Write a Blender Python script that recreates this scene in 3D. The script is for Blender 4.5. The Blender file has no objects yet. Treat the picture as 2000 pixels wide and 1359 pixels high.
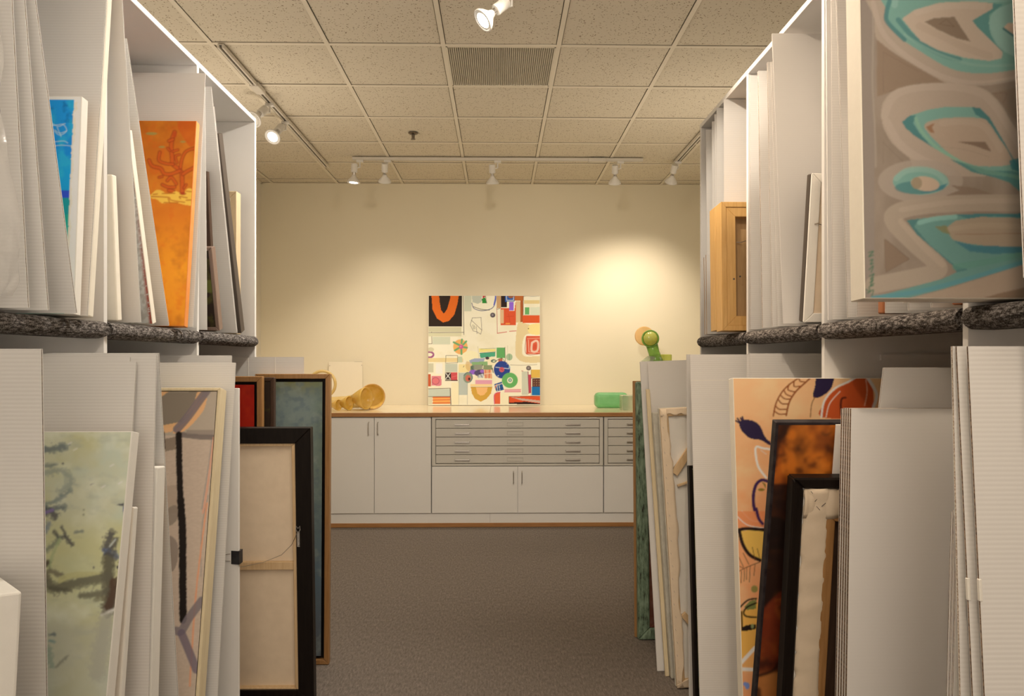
import bpy, math, random
import numpy as np
from mathutils import Matrix, Vector
random.seed(7); rng = np.random.default_rng(7)
PI = math.pi
C = bpy.context.scene.collection
SC = bpy.context.scene

# ------------------------------------------------------------------ camera, world, exposure
CAMH = 1.35; FPX = 1500.0; HZ = 703.0; YAW = math.atan(27/1500)
cam = bpy.data.objects.new('camera', bpy.data.cameras.new('camera')); C.objects.link(cam)
cam.location = (0, 0, CAMH); cam.rotation_euler = (PI/2, 0, -YAW)
cam.data.lens = 27; cam.data.sensor_width = 36; cam.data.sensor_fit = 'HORIZONTAL'
cam.data.shift_y = 23.5/2000; cam.data.clip_start = 0.02
SC.camera = cam
w = bpy.data.worlds.new('world'); SC.world = w; w.use_nodes = True
w.node_tree.nodes['Background'].inputs[0].default_value = (0.9, 0.8, 0.7, 1)
w.node_tree.nodes['Background'].inputs[1].default_value = 0.0
SC.view_settings.view_transform = 'Standard'; SC.view_settings.look = 'None'
SC.view_settings.exposure = 0.0; SC.view_settings.gamma = 1.0
SC.view_settings.use_curve_mapping = False
WARM = (1.0, 0.85, 0.67); NEUT = (1.0, 0.87, 0.71)
# energies of the spot lamps (W); every lamp is built with its lamp head further down
E_AISLE = 24.0; E_BACK = 62.0; E_SIDE = 40.0
# large area lights: added unseen fill overhead, at the rear, above the racks, in the alcoves
def area_light(name, loc, aim, sx, sy, e, col=NEUT):
    L = bpy.data.lights.new(name, 'AREA'); L.shape = 'RECTANGLE'; L.size = sx; L.size_y = sy; L.energy = e; L.color = col
    o = bpy.data.objects.new(name, L); C.objects.link(o); o.location = loc
    o.rotation_mode = 'QUATERNION'; o.rotation_quaternion = Vector(aim).to_track_quat('-Z', 'Y'); return o
area_light('added_overhead_fill', (0.02, -1.1, 2.985), (0,0,-1), 0.9, 1.1, 20)  # added overhead fill near the camera, no real ceiling panel
area_light('added_overhead_fill', (0.02, 0.8, 2.985), (0,0,-1), 0.9, 0.9, 8)
area_light('added_rear_fill', (0.0, -2.42, 1.35), (0,1,0), 1.7, 1.9, 28, (1.0, .86, .72))  # added fill from behind the camera; the rear wall has no window
area_light('added_rack_top_fill', (-1.62, 1.9, 2.62), (.05,.03,1), 0.7, 3.0, 9.5)  # added upward fill hidden above the rack, brightens the ceiling
area_light('added_rack_top_fill', (1.50, 1.9, 2.62), (-.05,.03,1), 0.7, 3.0, 9.5)
area_light('added_alcove_fill', (-1.92, 4.6, 1.9), (.35,.1,1), 0.4, 1.6, 13, WARM)  # added upward fill out of view, brightens the ceiling at the back
area_light('added_alcove_fill', (1.80, 4.8, 1.9), (-.35,.1,1), 0.4, 1.6, 13, WARM)

# ------------------------------------------------------------------ geometry helpers
def ray(px, py):
    a = (px-1000)/FPX
    return (a*math.cos(YAW)+math.sin(YAW), -a*math.sin(YAW)+math.cos(YAW), -(py-HZ)/FPX)
def atY(px, py, Y):                       # point of a sight line at depth Y
    d = ray(px, py); t = Y/d[1]
    return Vector((d[0]*t, Y, CAMH+d[2]*t))
def atX(px, py, X):                       # point of a sight line at distance X from the aisle axis
    d = ray(px, py); t = X/d[0]
    return Vector((X, d[1]*t, CAMH+d[2]*t))
def project(p):
    x = p[0]*math.cos(YAW)-p[1]*math.sin(YAW); d = p[0]*math.sin(YAW)+p[1]*math.cos(YAW)
    return 1000+FPX*x/d, HZ-FPX*(p[2]-CAMH)/d

class MB:
    def __init__(s): s.v = []; s.f = []; s.m = []
    def poly(s, pts, faces, mi=0):
        n = len(s.v); s.v += [tuple(p) for p in pts]
        for f in faces: s.f.append(tuple(n+i for i in f)); s.m.append(mi)
        return s
    def box(s, x0, x1, y0, y1, z0, z1, mi=0):
        p = [(x0,y0,z0),(x1,y0,z0),(x1,y1,z0),(x0,y1,z0),(x0,y0,z1),(x1,y0,z1),(x1,y1,z1),(x0,y1,z1)]
        return s.poly(p, [(0,3,2,1),(4,5,6,7),(0,1,5,4),(1,2,6,5),(2,3,7,6),(3,0,4,7)], mi)
    def prism(s, pts, ax, lo, hi, mi=0):  # polygon of 2-D points pushed along axis ax
        def mk(p, q):
            return {'x': (q,p[0],p[1]), 'y': (p[0],q,p[1]), 'z': (p[0],p[1],q)}[ax]
        n = len(pts); v = [mk(p, lo) for p in pts]+[mk(p, hi) for p in pts]
        f = [tuple(range(n))[::-1], tuple(range(n, 2*n))]+[(i,(i+1)%n,n+(i+1)%n,n+i) for i in range(n)]
        return s.poly(v, f, mi)
    def lathe(s, o, d, prof, seg=20, mi=0, caps=True):   # prof: [(distance along d, radius)]
        o = Vector(o); d = Vector(d).normalized()
        a = d.orthogonal().normalized(); b = d.cross(a)
        v = []; f = []
        for (h, r) in prof:
            for k in range(seg):
                t = 2*PI*k/seg
                v.append(o+d*h+a*(r*math.cos(t))+b*(r*math.sin(t)))
        for i in range(len(prof)-1):
            for k in range(seg):
                k2 = (k+1) % seg
                f.append((i*seg+k, i*seg+k2, (i+1)*seg+k2, (i+1)*seg+k))
        if caps:
            f.append(tuple(range(seg))[::-1]); f.append(tuple((len(prof)-1)*seg+k for k in range(seg)))
        return s.poly(v, f, mi)
    def tube(s, pts, r, seg=8, mi=0, closed=False):
        pts = [Vector(p) for p in pts]; n = len(pts); v = []; f = []
        for i, p in enumerate(pts):
            q = (pts[(i+1) % n] if (closed or i < n-1) else p)-(pts[i-1] if (closed or i > 0) else p)
            q.normalize(); a = q.cross(Vector((0.13,0.97,0.21))).normalized(); b = q.cross(a)
            rr = r[i] if isinstance(r, (list, tuple)) else r
            for k in range(seg):
                t = 2*PI*k/seg; v.append(p+a*(rr*math.cos(t))+b*(rr*math.sin(t)))
        for i in range(n if closed else n-1):
            j = (i+1) % n
            for k in range(seg):
                k2 = (k+1) % seg; f.append((i*seg+k, i*seg+k2, j*seg+k2, j*seg+k))
        if not closed:
            f.append(tuple(range(seg))[::-1]); f.append(tuple((n-1)*seg+k for k in range(seg)))
        return s.poly(v, f, mi)
    def mesh(s, name, mats, smooth=False):
        me = bpy.data.meshes.new(name); me.from_pydata(s.v, [], s.f)
        for m in (mats if isinstance(mats, (list, tuple)) else [mats]): me.materials.append(m)
        me.polygons.foreach_set('material_index', s.m)
        if smooth: me.polygons.foreach_set('use_smooth', [True]*len(s.f))
        me.update(); return me
    def build(s, name, mats, parent=None, bevel=0.0, seg=1, smooth=False, label=None):
        o = bpy.data.objects.new(name, s.mesh(name, mats, smooth)); C.objects.link(o)
        if parent is not None: o.parent = parent
        if bevel:
            b = o.modifiers.new('bevel', 'BEVEL'); b.width = bevel; b.segments = seg
            b.limit_method = 'ANGLE'; b.angle_limit = math.radians(40)
        if label: o['label'] = label
        return o

def tag(o, label, cat, group=None):
    o['label'] = label; o['category'] = cat
    if group: o['group'] = group
    return o
def thing(name, label, cat, group=None, matrix=None, loc=None):
    o = bpy.data.objects.new(name, None); C.objects.link(o); o.empty_display_size = 0.05
    if matrix is not None: o.matrix_world = matrix
    if loc is not None: o.location = loc
    return tag(o, label, cat, group)
def struct(o): o['kind'] = 'structure'; return o
def cp(src, parent, loc=None, name=None):
    o = src.copy(); C.objects.link(o); o.parent = parent
    if loc is not None: o.location = loc
    return o

# ------------------------------------------------------------------ colour + materials
def lin(c):
    c = np.asarray(c, float)/255.0
    return np.where(c <= 0.04045, c/12.92, ((c+0.055)/1.055)**2.4)
LIGHT = np.array([0.62, 0.55, 0.47])
def O(r, g, b, k=1.0):                    # pigment that reads as r,g,b under the warm aisle lamps
    v = np.clip(lin((r,g,b))/(LIGHT*k), 0.004, 0.92)
    return (float(v[0]), float(v[1]), float(v[2]))

class NT:
    def __init__(s, name):
        s.m = bpy.data.materials.new(name); s.m.use_nodes = True
        s.t = s.m.node_tree; s.b = s.t.nodes['Principled BSDF']
    def n(s, typ, **kw):
        x = s.t.nodes.new(typ)
        for k, v in kw.items():
            if k in x.inputs: x.inputs[k].default_value = v
            else: setattr(x, k, v)
        return x
    def l(s, a, b): s.t.links.new(a, b)
    def coord(s, kind='Object', scale=(1,1,1)):
        c = s.n('ShaderNodeTexCoord'); mp = s.n('ShaderNodeMapping'); mp.inputs['Scale'].default_value = scale
        s.l(c.outputs[kind], mp.inputs[0]); return mp.outputs[0]
    def noise(s, vec, scale, detail=4, rough=0.55):
        x = s.n('ShaderNodeTexNoise'); x.inputs['Scale'].default_value = scale
        x.inputs['Detail'].default_value = detail; x.inputs['Roughness'].default_value = rough
        s.l(vec, x.inputs['Vector']); return x.outputs['Fac']
    def ramp(s, fac, stops):
        r = s.n('ShaderNodeValToRGB'); e = r.color_ramp.elements
        while len(e) < len(stops): e.new(0.5)
        for i, (p, c) in enumerate(stops):
            e[i].position = p; e[i].color = (*c, 1)
        s.l(fac, r.inputs[0]); return r.outputs[0]
    def bump(s, h, strength, dist=0.002):
        b = s.n('ShaderNodeBump'); b.inputs['Strength'].default_value = strength; b.inputs['Distance'].default_value = dist
        s.l(h, b.inputs['Height']); s.l(b.outputs[0], s.b.inputs['Normal'])

def mix(a, b, t): return tuple(a[i]*(1-t)+b[i]*t for i in range(3))
def plain(name, col, rough=0.6, var=0.06, scale=30, bump=0.0, bscale=400, metal=0.0, spec=0.4, stretch=(1,1,1)):
    t = NT(name); v = t.coord('Object', stretch); f = t.noise(v, scale)
    t.l(t.ramp(f, [(0.3, mix(col, (0,0,0), var)), (0.7, mix(col, (1,1,1), var*0.5))]), t.b.inputs['Base Color'])
    t.b.inputs['Roughness'].default_value = rough; t.b.inputs['Metallic'].default_value = metal
    t.b.inputs['Specular IOR Level'].default_value = spec
    if bump: t.bump(t.noise(t.coord(), bscale, 2), bump)
    return t.m
def wood(name, c1, c2, rough=0.5, scale=9, axis=(14,14,1)):
    t = NT(name); v = t.coord('Object', axis); f = t.noise(v, scale, 6, 0.6)
    t.l(t.ramp(f, [(0.3, c1), (0.7, c2)]), t.b.inputs['Base Color'])
    t.b.inputs['Roughness'].default_value = rough; t.bump(f, 0.08)
    if max(c2) < .12: t.b.inputs['Specular IOR Level'].default_value = 0.15
    return t.m

M = {}
M['melamine'] = plain('white_melamine', (0.80,0.785,0.77), 0.45, 0.02, 8)
M['cabinet'] = plain('cabinet_laminate', (0.78,0.77,0.75), 0.5, 0.03, 300)
M['file_metal'] = plain('file_grey_metal', (0.60,0.58,0.53), 0.45, 0.04, 200)
M['file_dark'] = plain('file_gap_grey', (0.16,0.15,0.14), 0.6)
M['chrome'] = plain('brushed_chrome', (0.62,0.60,0.58), 0.28, 0.05, 60, metal=1.0)
M['wall'] = plain('wall_paint', (0.80,0.74,0.585), 0.75, 0.015, 3, 0.05, 250)
M['wall2'] = plain('wall_paint_side', (0.78,0.74,0.66), 0.75, 0.015, 3)
M['counter'] = plain('counter_top_laminate', (0.80,0.70,0.50), 0.16, 0.03, 5)
M['oak'] = wood('counter_edge_wood', (0.33,0.15,0.05), (0.42,0.21,0.075), 0.4, 6, (1,14,14))
M['track'] = plain('track_white_enamel', (0.66,0.62,0.55), 0.35, 0.02)
M['head'] = plain('lamp_white_enamel', (0.72,0.70,0.66), 0.35, 0.02)
M['slot'] = plain('track_slot_dark', (0.05,0.045,0.04), 0.6)
M['tbar'] = plain('ceiling_grid_enamel', (0.74,0.68,0.57), 0.5, 0.02)
M['tbar_gap'] = plain('ceiling_reveal_shadow_gap', (0.25,0.2,0.15), 0.8)
M['binder'] = plain('black_enamel', (0.012,0.011,0.014), 0.3)
M['wire'] = plain('picture_wire_steel', (0.45,0.40,0.35), 0.35, metal=1.0)
M['pine'] = wood('pine_stretcher_wood', (0.62,0.42,0.22), (0.74,0.55,0.33), 0.6)
M['pine_pale'] = wood('pale_frame_wood', (0.72,0.60,0.38), (0.82,0.71,0.49), 0.55)
M['honey'] = wood('honey_birch_wood', (0.58,0.33,0.10), (0.72,0.45,0.17), 0.45)
M['honey_in'] = wood('birch_panel_inside', (0.40,0.25,0.11), (0.50,0.33,0.16), 0.55)
M['oakframe'] = wood('warm_oak_frame', (0.30,0.15,0.05), (0.42,0.23,0.09), 0.4)
M['blackwood'] = wood('black_stained_wood', (0.006,0.004,0.0035), (0.013,0.009,0.007), 0.4)
M['darkwood'] = wood('dark_brown_frame', (0.055,0.032,0.022), (0.09,0.056,0.040), 0.45)
M['taupewood'] = wood('taupe_frame_wood', (0.20,0.13,0.10), (0.27,0.19,0.15), 0.45)
M['charcoal'] = wood('charcoal_frame', (0.075,0.060,0.050), (0.115,0.095,0.080), 0.5)
M['brownpanel'] = wood('brown_panel_wood', (0.34,0.20,0.10), (0.45,0.29,0.16), 0.55)
M['plum'] = plain('plum_black_paint', (0.016,0.010,0.013), 0.5, spec=0.15)
M['beigewood'] = wood('beige_panel_wood', (0.55,0.42,0.25), (0.66,0.52,0.34), 0.5)
M['canvas'] = plain('primed_canvas_white', (0.90,0.88,0.83), 0.65, 0.03, 40, 0.15, 700)
M['canvas_cream'] = plain('cream_canvas', (0.90,0.85,0.74), 0.65, 0.03, 40, 0.15, 700)
M['rawcanvas'] = plain('raw_canvas_cloth', (0.86,0.71,0.53), 0.8, 0.06, 25, 0.25, 900)
M['foam'] = plain('foam_board_white', (0.84,0.82,0.79), 0.55, 0.01)
M['foam_shade'] = plain('grey_mat_board', (0.72,0.71,0.70), 0.55, 0.01)
M['orange_side'] = plain('orange_canvas_edge', (0.86,0.30,0.055), 0.6, 0.08, 20)
M['rust'] = plain('rust_canvas_edge', (0.42,0.14,0.04), 0.6, 0.1, 20)
M['sagewash'] = plain('grey_green_canvas_edge', (0.60,0.58,0.50), 0.7, 0.15, 30)
M['paper_label'] = plain('paper_label', (0.82,0.80,0.74), 0.7, 0.05, 200)
M['sprinkler'] = plain('sprinkler_brass', (0.16,0.13,0.10), 0.3, metal=0.8)
M['tape'] = plain('white_tape', (0.88,0.85,0.78), 0.4)

def corrug(name, col, pitch=0.0076, amp=0.06, bst=0.12):
    t = NT(name); v = t.coord(); sp = t.n('ShaderNodeSeparateXYZ'); t.l(v, sp.inputs[0])
    m1 = t.n('ShaderNodeMath', operation='MULTIPLY'); m1.inputs[1].default_value = 2*PI/pitch; t.l(sp.outputs[2], m1.inputs[0])
    s1 = t.n('ShaderNodeMath', operation='SINE'); t.l(m1.outputs[0], s1.inputs[0])
    m2 = t.n('ShaderNodeMath', operation='MULTIPLY_ADD'); m2.inputs[1].default_value = 0.5; m2.inputs[2].default_value = 0.5
    t.l(s1.outputs[0], m2.inputs[0])
    f = t.noise(v, 12, 3)
    a = t.n('ShaderNodeMath', operation='MULTIPLY_ADD'); a.inputs[1].default_value = 0.45; t.l(f, a.inputs[0]); t.l(m2.outputs[0], a.inputs[2])
    t.l(t.ramp(a.outputs[0], [(0.15, mix(col,(0.2,0.17,0.14),amp)), (0.9, col)]), t.b.inputs['Base Color'])
    t.b.inputs['Roughness'].default_value = 0.55; t.bump(m2.outputs[0], bst, 0.0009); return t.m
M['corr'] = corrug('white_corrugated_liner', (0.80,0.785,0.765))
M['corr_smooth'] = corrug('white_corrugated_liner_smooth', (0.80,0.785,0.765), amp=0.012, bst=0.02)
def core(name, c1, c2, sc):
    t = NT(name); v = t.coord('Object', (1,1,1)); f = t.noise(v, sc, 2, 0.7)
    t.l(t.ramp(f, [(0.42, c1), (0.58, c2)]), t.b.inputs['Base Color']); t.b.inputs['Roughness'].default_value = 0.8; return t.m
M['core'] = core('brown_fluted_core', (0.09,0.05,0.028), (0.30,0.20,0.125), 200)
M['core_light'] = core('pale_fluted_core', (0.30,0.22,0.16), (0.72,0.64,0.54), 260)
def ceiling_mat():
    t = NT('mineral_fibre_tile'); v0 = t.coord(); oi = t.n('ShaderNodeObjectInfo'); mm = t.n('ShaderNodeVectorMath', operation='MULTIPLY_ADD'); mm.inputs[1].default_value = (37,53,0); t.l(oi.outputs['Random'], mm.inputs[0]); t.l(v0, mm.inputs[2]); v = mm.outputs[0]
    vo = t.n('ShaderNodeTexVoronoi'); vo.inputs['Scale'].default_value = 75; vo.inputs['Randomness'].default_value = 1.0
    nd = t.n('ShaderNodeTexNoise'); nd.inputs['Scale'].default_value = 40; t.l(v, nd.inputs['Vector'])
    va = t.n('ShaderNodeVectorMath', operation='MULTIPLY_ADD'); va.inputs[1].default_value = (0.02,0.02,0.0)
    t.l(nd.outputs['Color'], va.inputs[0]); t.l(v, va.inputs[2]); t.l(va.outputs[0], vo.inputs['Vector'])
    f2 = t.noise(v, 30, 3)
    a = t.n('ShaderNodeMath', operation='MULTIPLY_ADD'); a.inputs[1].default_value = -0.42; t.l(f2, a.inputs[0]); t.l(vo.outputs['Distance'], a.inputs[2])
    fine = t.noise(v, 160, 3)
    b = t.n('ShaderNodeMath', operation='MULTIPLY_ADD'); b.inputs[1].default_value = 0.10; t.l(fine, b.inputs[0]); t.l(a.outputs[0], b.inputs[2])
    col = t.ramp(b.outputs[0], [(0.0, (0.20,0.145,0.09)), (0.035, (0.44,0.36,0.25)), (0.09, (0.64,0.585,0.48)), (1.0, (0.66,0.60,0.49))])
    t.l(col, t.b.inputs['Base Color']); t.b.inputs['Roughness'].default_value = 0.9
    t.bump(b.outputs[0], 0.12, 0.003); return t.m
M['tile'] = ceiling_mat()
def carpet_mat(name, dark, mid, light, sc, p=(0.35,0.55,0.72)):
    t = NT(name); v = t.coord(); f = t.noise(v, sc, 5, 0.75)
    vs = t.coord('Object', (1.0,0.25,1.0)); g = t.noise(vs, sc*0.55, 3, 0.7)
    a = t.n('ShaderNodeMath', operation='MULTIPLY_ADD'); a.inputs[1].default_value = 0.5
    h = t.n('ShaderNodeMath', operation='MULTIPLY'); h.inputs[1].default_value = 0.5; t.l(f, h.inputs[0])
    t.l(g, a.inputs[0]); t.l(h.outputs[0], a.inputs[2])
    t.l(t.ramp(a.outputs[0], [(p[0], dark), (p[1], mid), (p[2], light)]), t.b.inputs['Base Color'])
    t.b.inputs['Roughness'].default_value = 0.95; t.b.inputs['Specular IOR Level'].default_value = 0.1
    t.bump(f, 0.6, 0.006); return t.m
M['floor'] = carpet_mat('charcoal_carpet', (0.12,0.100,0.087), (0.235,0.203,0.178), (0.40,0.35,0.31), 210)
M['nose'] = carpet_mat('grey_loop_carpet', (0.015,0.012,0.011), (0.075,0.065,0.06), (0.42,0.39,0.37), 330, (0.38,0.48,0.60))
def glass(name, col, rough=0.25, trans=0.75):
    t = NT(name); t.b.inputs['Base Color'].default_value = (*col, 1); t.b.inputs['Roughness'].default_value = rough
    t.b.inputs['Transmission Weight'].default_value = trans; t.b.inputs['IOR'].default_value = 1.35
    v = t.coord(); f = t.noise(v, 14, 3)
    t.l(t.ramp(f, [(0.3, mix(col,(0,0,0),0.12)), (0.7, mix(col,(1,1,1),0.12))]), t.b.inputs['Base Color']); return t.m
M['amber'] = glass('amber_cast_glass', (0.93,0.60,0.085), .25, .3)
M['amber_pale'] = glass('pale_amber_glass', (0.95,0.72,0.28), .25, .35)
M['green_glass'] = glass('green_cast_glass', (0.25,0.72,0.32), 0.35, 0.5)
M['lime_glass'] = glass('lime_blown_glass', (0.30,0.62,0.08), 0.2, 0.55)
M['lime_light'] = glass('yellow_green_glass', (0.66,0.72,0.12), 0.2, 0.5)
M['clear_glass'] = glass('clear_greenish_glass', (0.72,0.80,0.62), 0.2, 0.6)
M['orange_glass'] = glass('pale_orange_glass', (0.95,0.62,0.25), 0.3, 0.5)
def plastic_mat():
    t = NT('clear_polythene_wrap')
    t.b.inputs['Base Color'].default_value = (0.93,0.91,0.88,1); t.b.inputs['Roughness'].default_value = 0.16
    t.b.inputs['Alpha'].default_value = 0.22; t.b.inputs['Specular IOR Level'].default_value = 0.8
    v = t.coord(); f = t.noise(v, 26, 5, 0.6); t.bump(f, 0.7, 0.01); return t.m
M['plastic'] = plastic_mat()
def emit(name, col, s):
    t = NT(name); t.b.inputs['Base Color'].default_value = (0.9,0.9,0.9,1)
    t.b.inputs['Emission Color'].default_value = (*col,1); t.b.inputs['Emission Strength'].default_value = s; return t.m
M['lens_on'] = emit('lit_lens', (1.0,0.93,0.82), 9.0)
M['lens_dim'] = plain('unlit_frosted_lens', (0.75,0.73,0.68), 0.4)
def paint_mat():
    t = NT('painted_surface'); a = t.n('ShaderNodeAttribute'); a.attribute_name = 'paint'
    t.l(a.outputs['Color'], t.b.inputs['Base Color']); t.b.inputs['Roughness'].default_value = 0.55
    t.b.inputs['Specular IOR Level'].default_value = 0.25
    t.bump(t.noise(t.coord(), 500, 3), 0.10, 0.001); return t.m
M['paint'] = paint_mat()
def distressed():
    t = NT('distressed_green_paint'); v = t.coord('Object', (1,1,0.25)); f = t.noise(v, 60, 5, 0.7)
    t.l(t.ramp(f, [(0.36, (0.02,0.02,0.012)), (0.44, (0.11,0.17,0.11)), (0.62, (0.25,0.35,0.25))]), t.b.inputs['Base Color'])
    t.b.inputs['Roughness'].default_value = 0.6; return t.m
M['distressed'] = distressed()
M['redbrown'] = plain('red_brown_lip', (0.16,0.045,0.02), 0.5, 0.1)

# ------------------------------------------------------------------ paintings: pigment stored per vertex of a fine face mesh
def fbm(x, y, sc, seed=0, octv=4):
    out = np.zeros_like(x); amp = 0.5; r = np.random.default_rng(seed)
    for o in range(octv):
        g = r.random((64,64)); X = x*sc*(2**o); Y = y*sc*(2**o)
        xi = np.floor(X).astype(int); yi = np.floor(Y).astype(int); fx = X-xi; fy = Y-yi
        fx = fx*fx*(3-2*fx); fy = fy*fy*(3-2*fy)
        a = g[xi%64, yi%64]; b = g[(xi+1)%64, yi%64]; c = g[xi%64, (yi+1)%64]; d = g[(xi+1)%64, (yi+1)%64]
        out += amp*((a*(1-fx)+b*fx)*(1-fy)+(c*(1-fx)+d*fx)*fy); amp *= 0.5
    return out/0.9375
def smooth_pts(pts, n=8, closed=False):
    p = np.array(pts, float); N = len(p); out = []
    for i in range(N if closed else N-1):
        if closed: a, b, c, d = p[i-1], p[i], p[(i+1)%N], p[(i+2)%N]
        else: a, b, c, d = p[max(i-1,0)], p[i], p[i+1], p[min(i+2,N-1)]
        for k in range(n):
            t = k/n
            out.append(0.5*((2*b)+(-a+c)*t+(2*a-5*b+4*c-d)*t*t+(-a+3*b-3*c+d)*t**3))
    if not closed: out.append(p[-1])
    return out
class Art:
    def __init__(s, x, y, base, light=1.0, ox=0, oy=0, sc=1.0):
        s.X = x; s.Y = y; s.k = light; s.col = np.tile(np.array(O(*base, light)), (len(x),1))
        s.frame(ox, oy, sc)
    def frame(s, ox, oy, sc):             # following shapes are given in the frame (p-ox)*sc
        s.x = (s.X-ox)*sc; s.y = (s.Y-oy)*sc; s.sc = sc; return s
    def put(s, m, c, a=1.0):
        m = np.clip(m, 0, 1)*a; s.col = s.col*(1-m[:,None])+np.array(O(*c, s.k))*m[:,None]; return s
    def poly(s, pts, c, a=1.0, smooth=False, soft=0.0):
        if smooth: pts = smooth_pts(pts, 6, True)
        p = np.array(pts, float); lo = p.min(0)-2; hi = p.max(0)+2
        idx = np.where((s.x>lo[0])&(s.x<hi[0])&(s.y>lo[1])&(s.y<hi[1]))[0]
        if len(idx) == 0: return s
        x = s.x[idx]; y = s.y[idx]; ins = np.zeros(len(idx), bool)
        for i in range(len(p)):
            x1, y1 = p[i]; x2, y2 = p[(i+1)%len(p)]
            if y1 == y2: continue
            ins ^= ((y1 > y) != (y2 > y)) & (x < (x2-x1)*(y-y1)/(y2-y1)+x1)
        m = np.zeros(len(s.x)); m[idx] = ins
        if soft: m[idx] *= np.clip(0.5+soft*(fbm(s.X[idx], s.Y[idx], 0.12, 5)-0.35), 0, 1)
        return s.put(m, c, a)
    def line(s, pts, wd, c, a=1.0, smooth=True, rough=0.0, seed=3):
        if smooth and len(pts) > 2: pts = smooth_pts(pts)
        p = np.array(pts, float); lo = p.min(0)-wd; hi = p.max(0)+wd
        idx = np.where((s.x>lo[0])&(s.x<hi[0])&(s.y>lo[1])&(s.y<hi[1]))[0]
        if len(idx) == 0: return s
        x = s.x[idx]; y = s.y[idx]; d = np.full(len(idx), 1e9)
        for i in range(len(p)-1):
            e = p[i+1]-p[i]; L = e@e
            t = np.clip(((x-p[i,0])*e[0]+(y-p[i,1])*e[1])/max(L,1e-9), 0, 1)
            d = np.minimum(d, np.hypot(x-p[i,0]-t*e[0], y-p[i,1]-t*e[1]))
        if rough: d = d+(fbm(s.X[idx], s.Y[idx], 0.25, seed)-0.5)*rough*wd
        m = np.zeros(len(s.x)); m[idx] = np.clip((wd/2-d)/s.sc*1.2+0.5, 0, 1)
        return s.put(m, c, a)
    def ell(s, cx, cy, rx, ry, c, a=1.0, rot=0.0):
        dx = s.x-cx; dy = s.y-cy; cr, sr = math.cos(rot), math.sin(rot)
        u = (dx*cr+dy*sr)/rx; v = (-dx*sr+dy*cr)/ry
        return s.put(((1-np.hypot(u, v))*min(rx,ry)/s.sc*1.2+0.5), c, a)
    def rect(s, x0, y0, x1, y1, c, a=1.0):
        return s.put(((s.x>x0)&(s.x<x1)&(s.y>y0)&(s.y<y1)).astype(float), c, a)
    def mottle(s, c, sc, lo, hi, a=1.0, seed=1, sx=1.0, sy=1.0):
        f = fbm(s.X*sx, s.Y*sy, sc, seed); return s.put(np.clip((f-lo)/(hi-lo), 0, 1), c, a)
def grad_mask(v, a, b): return np.clip((v-a)/(b-a), 0, 1)

BLUR = {'art_swirl': 2, 'art_sage': 3, 'art_coral': 2, 'art_amber': 5, 'art_linen': 1, 'art_peach': 1, 'art_sea': 1}
def paint_face(parent, name, x0, x1, z0, z1, y, step, fn, blur=0):
    """grid mesh at local y facing -y, coloured by fn(photo-like art coordinates)"""
    nx = max(2, int((x1-x0)/step)); nz = max(2, int((z1-z0)/step))
    xs = np.linspace(x0, x1, nx+1); zs = np.linspace(z0, z1, nz+1)
    gx, gz = np.meshgrid(xs, zs); gx = gx.ravel(); gz = gz.ravel(); N = len(gx)
    co = np.stack([gx, np.full(N, y), gz], 1)
    i = np.arange(nz)[:,None]*(nx+1)+np.arange(nx)[None,:]
    q = np.stack([i, i+1, i+nx+2, i+nx+1], -1).reshape(-1, 4); F = len(q)
    me = bpy.data.meshes.new(name); me.vertices.add(N); me.vertices.foreach_set('co', co.ravel())
    me.loops.add(F*4); me.loops.foreach_set('vertex_index', q.ravel().astype(np.int32))
    me.polygons.add(F); me.polygons.foreach_set('loop_start', np.arange(0, F*4, 4, dtype=np.int32))
    me.polygons.foreach_set('loop_total', np.full(F, 4, np.int32)); me.update(calc_edges=True); me.validate()
    mw = parent.matrix_world
    P = [project(mw @ Vector((a, y, b))) for (a, b) in ((x0,z0),(x1,z0),(x1,z1),(x0,z1))]
    s = (gx-x0)/(x1-x0); t = (gz-z0)/(z1-z0)
    ax = P[0][0]*(1-s)*(1-t)+P[1][0]*s*(1-t)+P[2][0]*s*t+P[3][0]*(1-s)*t
    ay = P[0][1]*(1-s)*(1-t)+P[1][1]*s*(1-t)+P[2][1]*s*t+P[3][1]*(1-s)*t
    A = fn(ax, ay); cg = A.col.reshape(nz+1, nx+1, 3)
    blur = BLUR.get(fn.__name__, 0)
    for _ in range(blur):                 # wet-in-wet paint: soften the edges of the strokes
        q_ = np.pad(cg, ((1,1),(1,1),(0,0)), 'edge'); cg = (q_[:-2,1:-1]+q_[2:,1:-1]+q_[1:-1,:-2]+q_[1:-1,2:]+2*q_[1:-1,1:-1])/6
    col = np.ones((N,4), np.float32); col[:,:3] = cg.reshape(-1, 3)
    at = me.color_attributes.new('paint', 'FLOAT_COLOR', 'POINT'); at.data.foreach_set('color', col.ravel())
    me.materials.append(M['paint'])
    o = bpy.data.objects.new(name, me); C.objects.link(o); o.parent = parent; return o

# ------------------------------------------------------------------ room shell
XL, XR, YB, YR, ZC = -2.23, 2.06, 7.26, -2.5, 3.01
struct(MB().box(XL-.1, XR+.1, YR-.1, YB+.1, -.1, 0).build('floor', M['floor']))
struct(MB().box(XL-.1, XR+.1, YB, YB+.1, 0, 3.2).build('wall_back', M['wall']))
struct(MB().box(XL-.1, XL, YR, YB, 0, 3.2).build('wall_left', M['wall2']))
struct(MB().box(XR, XR+.1, YR, YB, 0, 3.2).build('wall_right', M['wall2']))
struct(MB().box(XL-.1, XR+.1, YR-.1, YR, 0, 3.2).build('wall_rear', M['wall2']))
ceil = struct(MB().box(XL-.1, XR+.1, YR-.1, YB+.1, 3.10, 3.16).build('ceiling', M['tbar_gap']))
xs = [XL]+[-0.29+.61*k for k in range(-3, 4)]+[XR]
ys = [YR]+[4.06+.61*j for j in range(-10, 6)]+[YB]
VENT = (4.06, -0.29)
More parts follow.
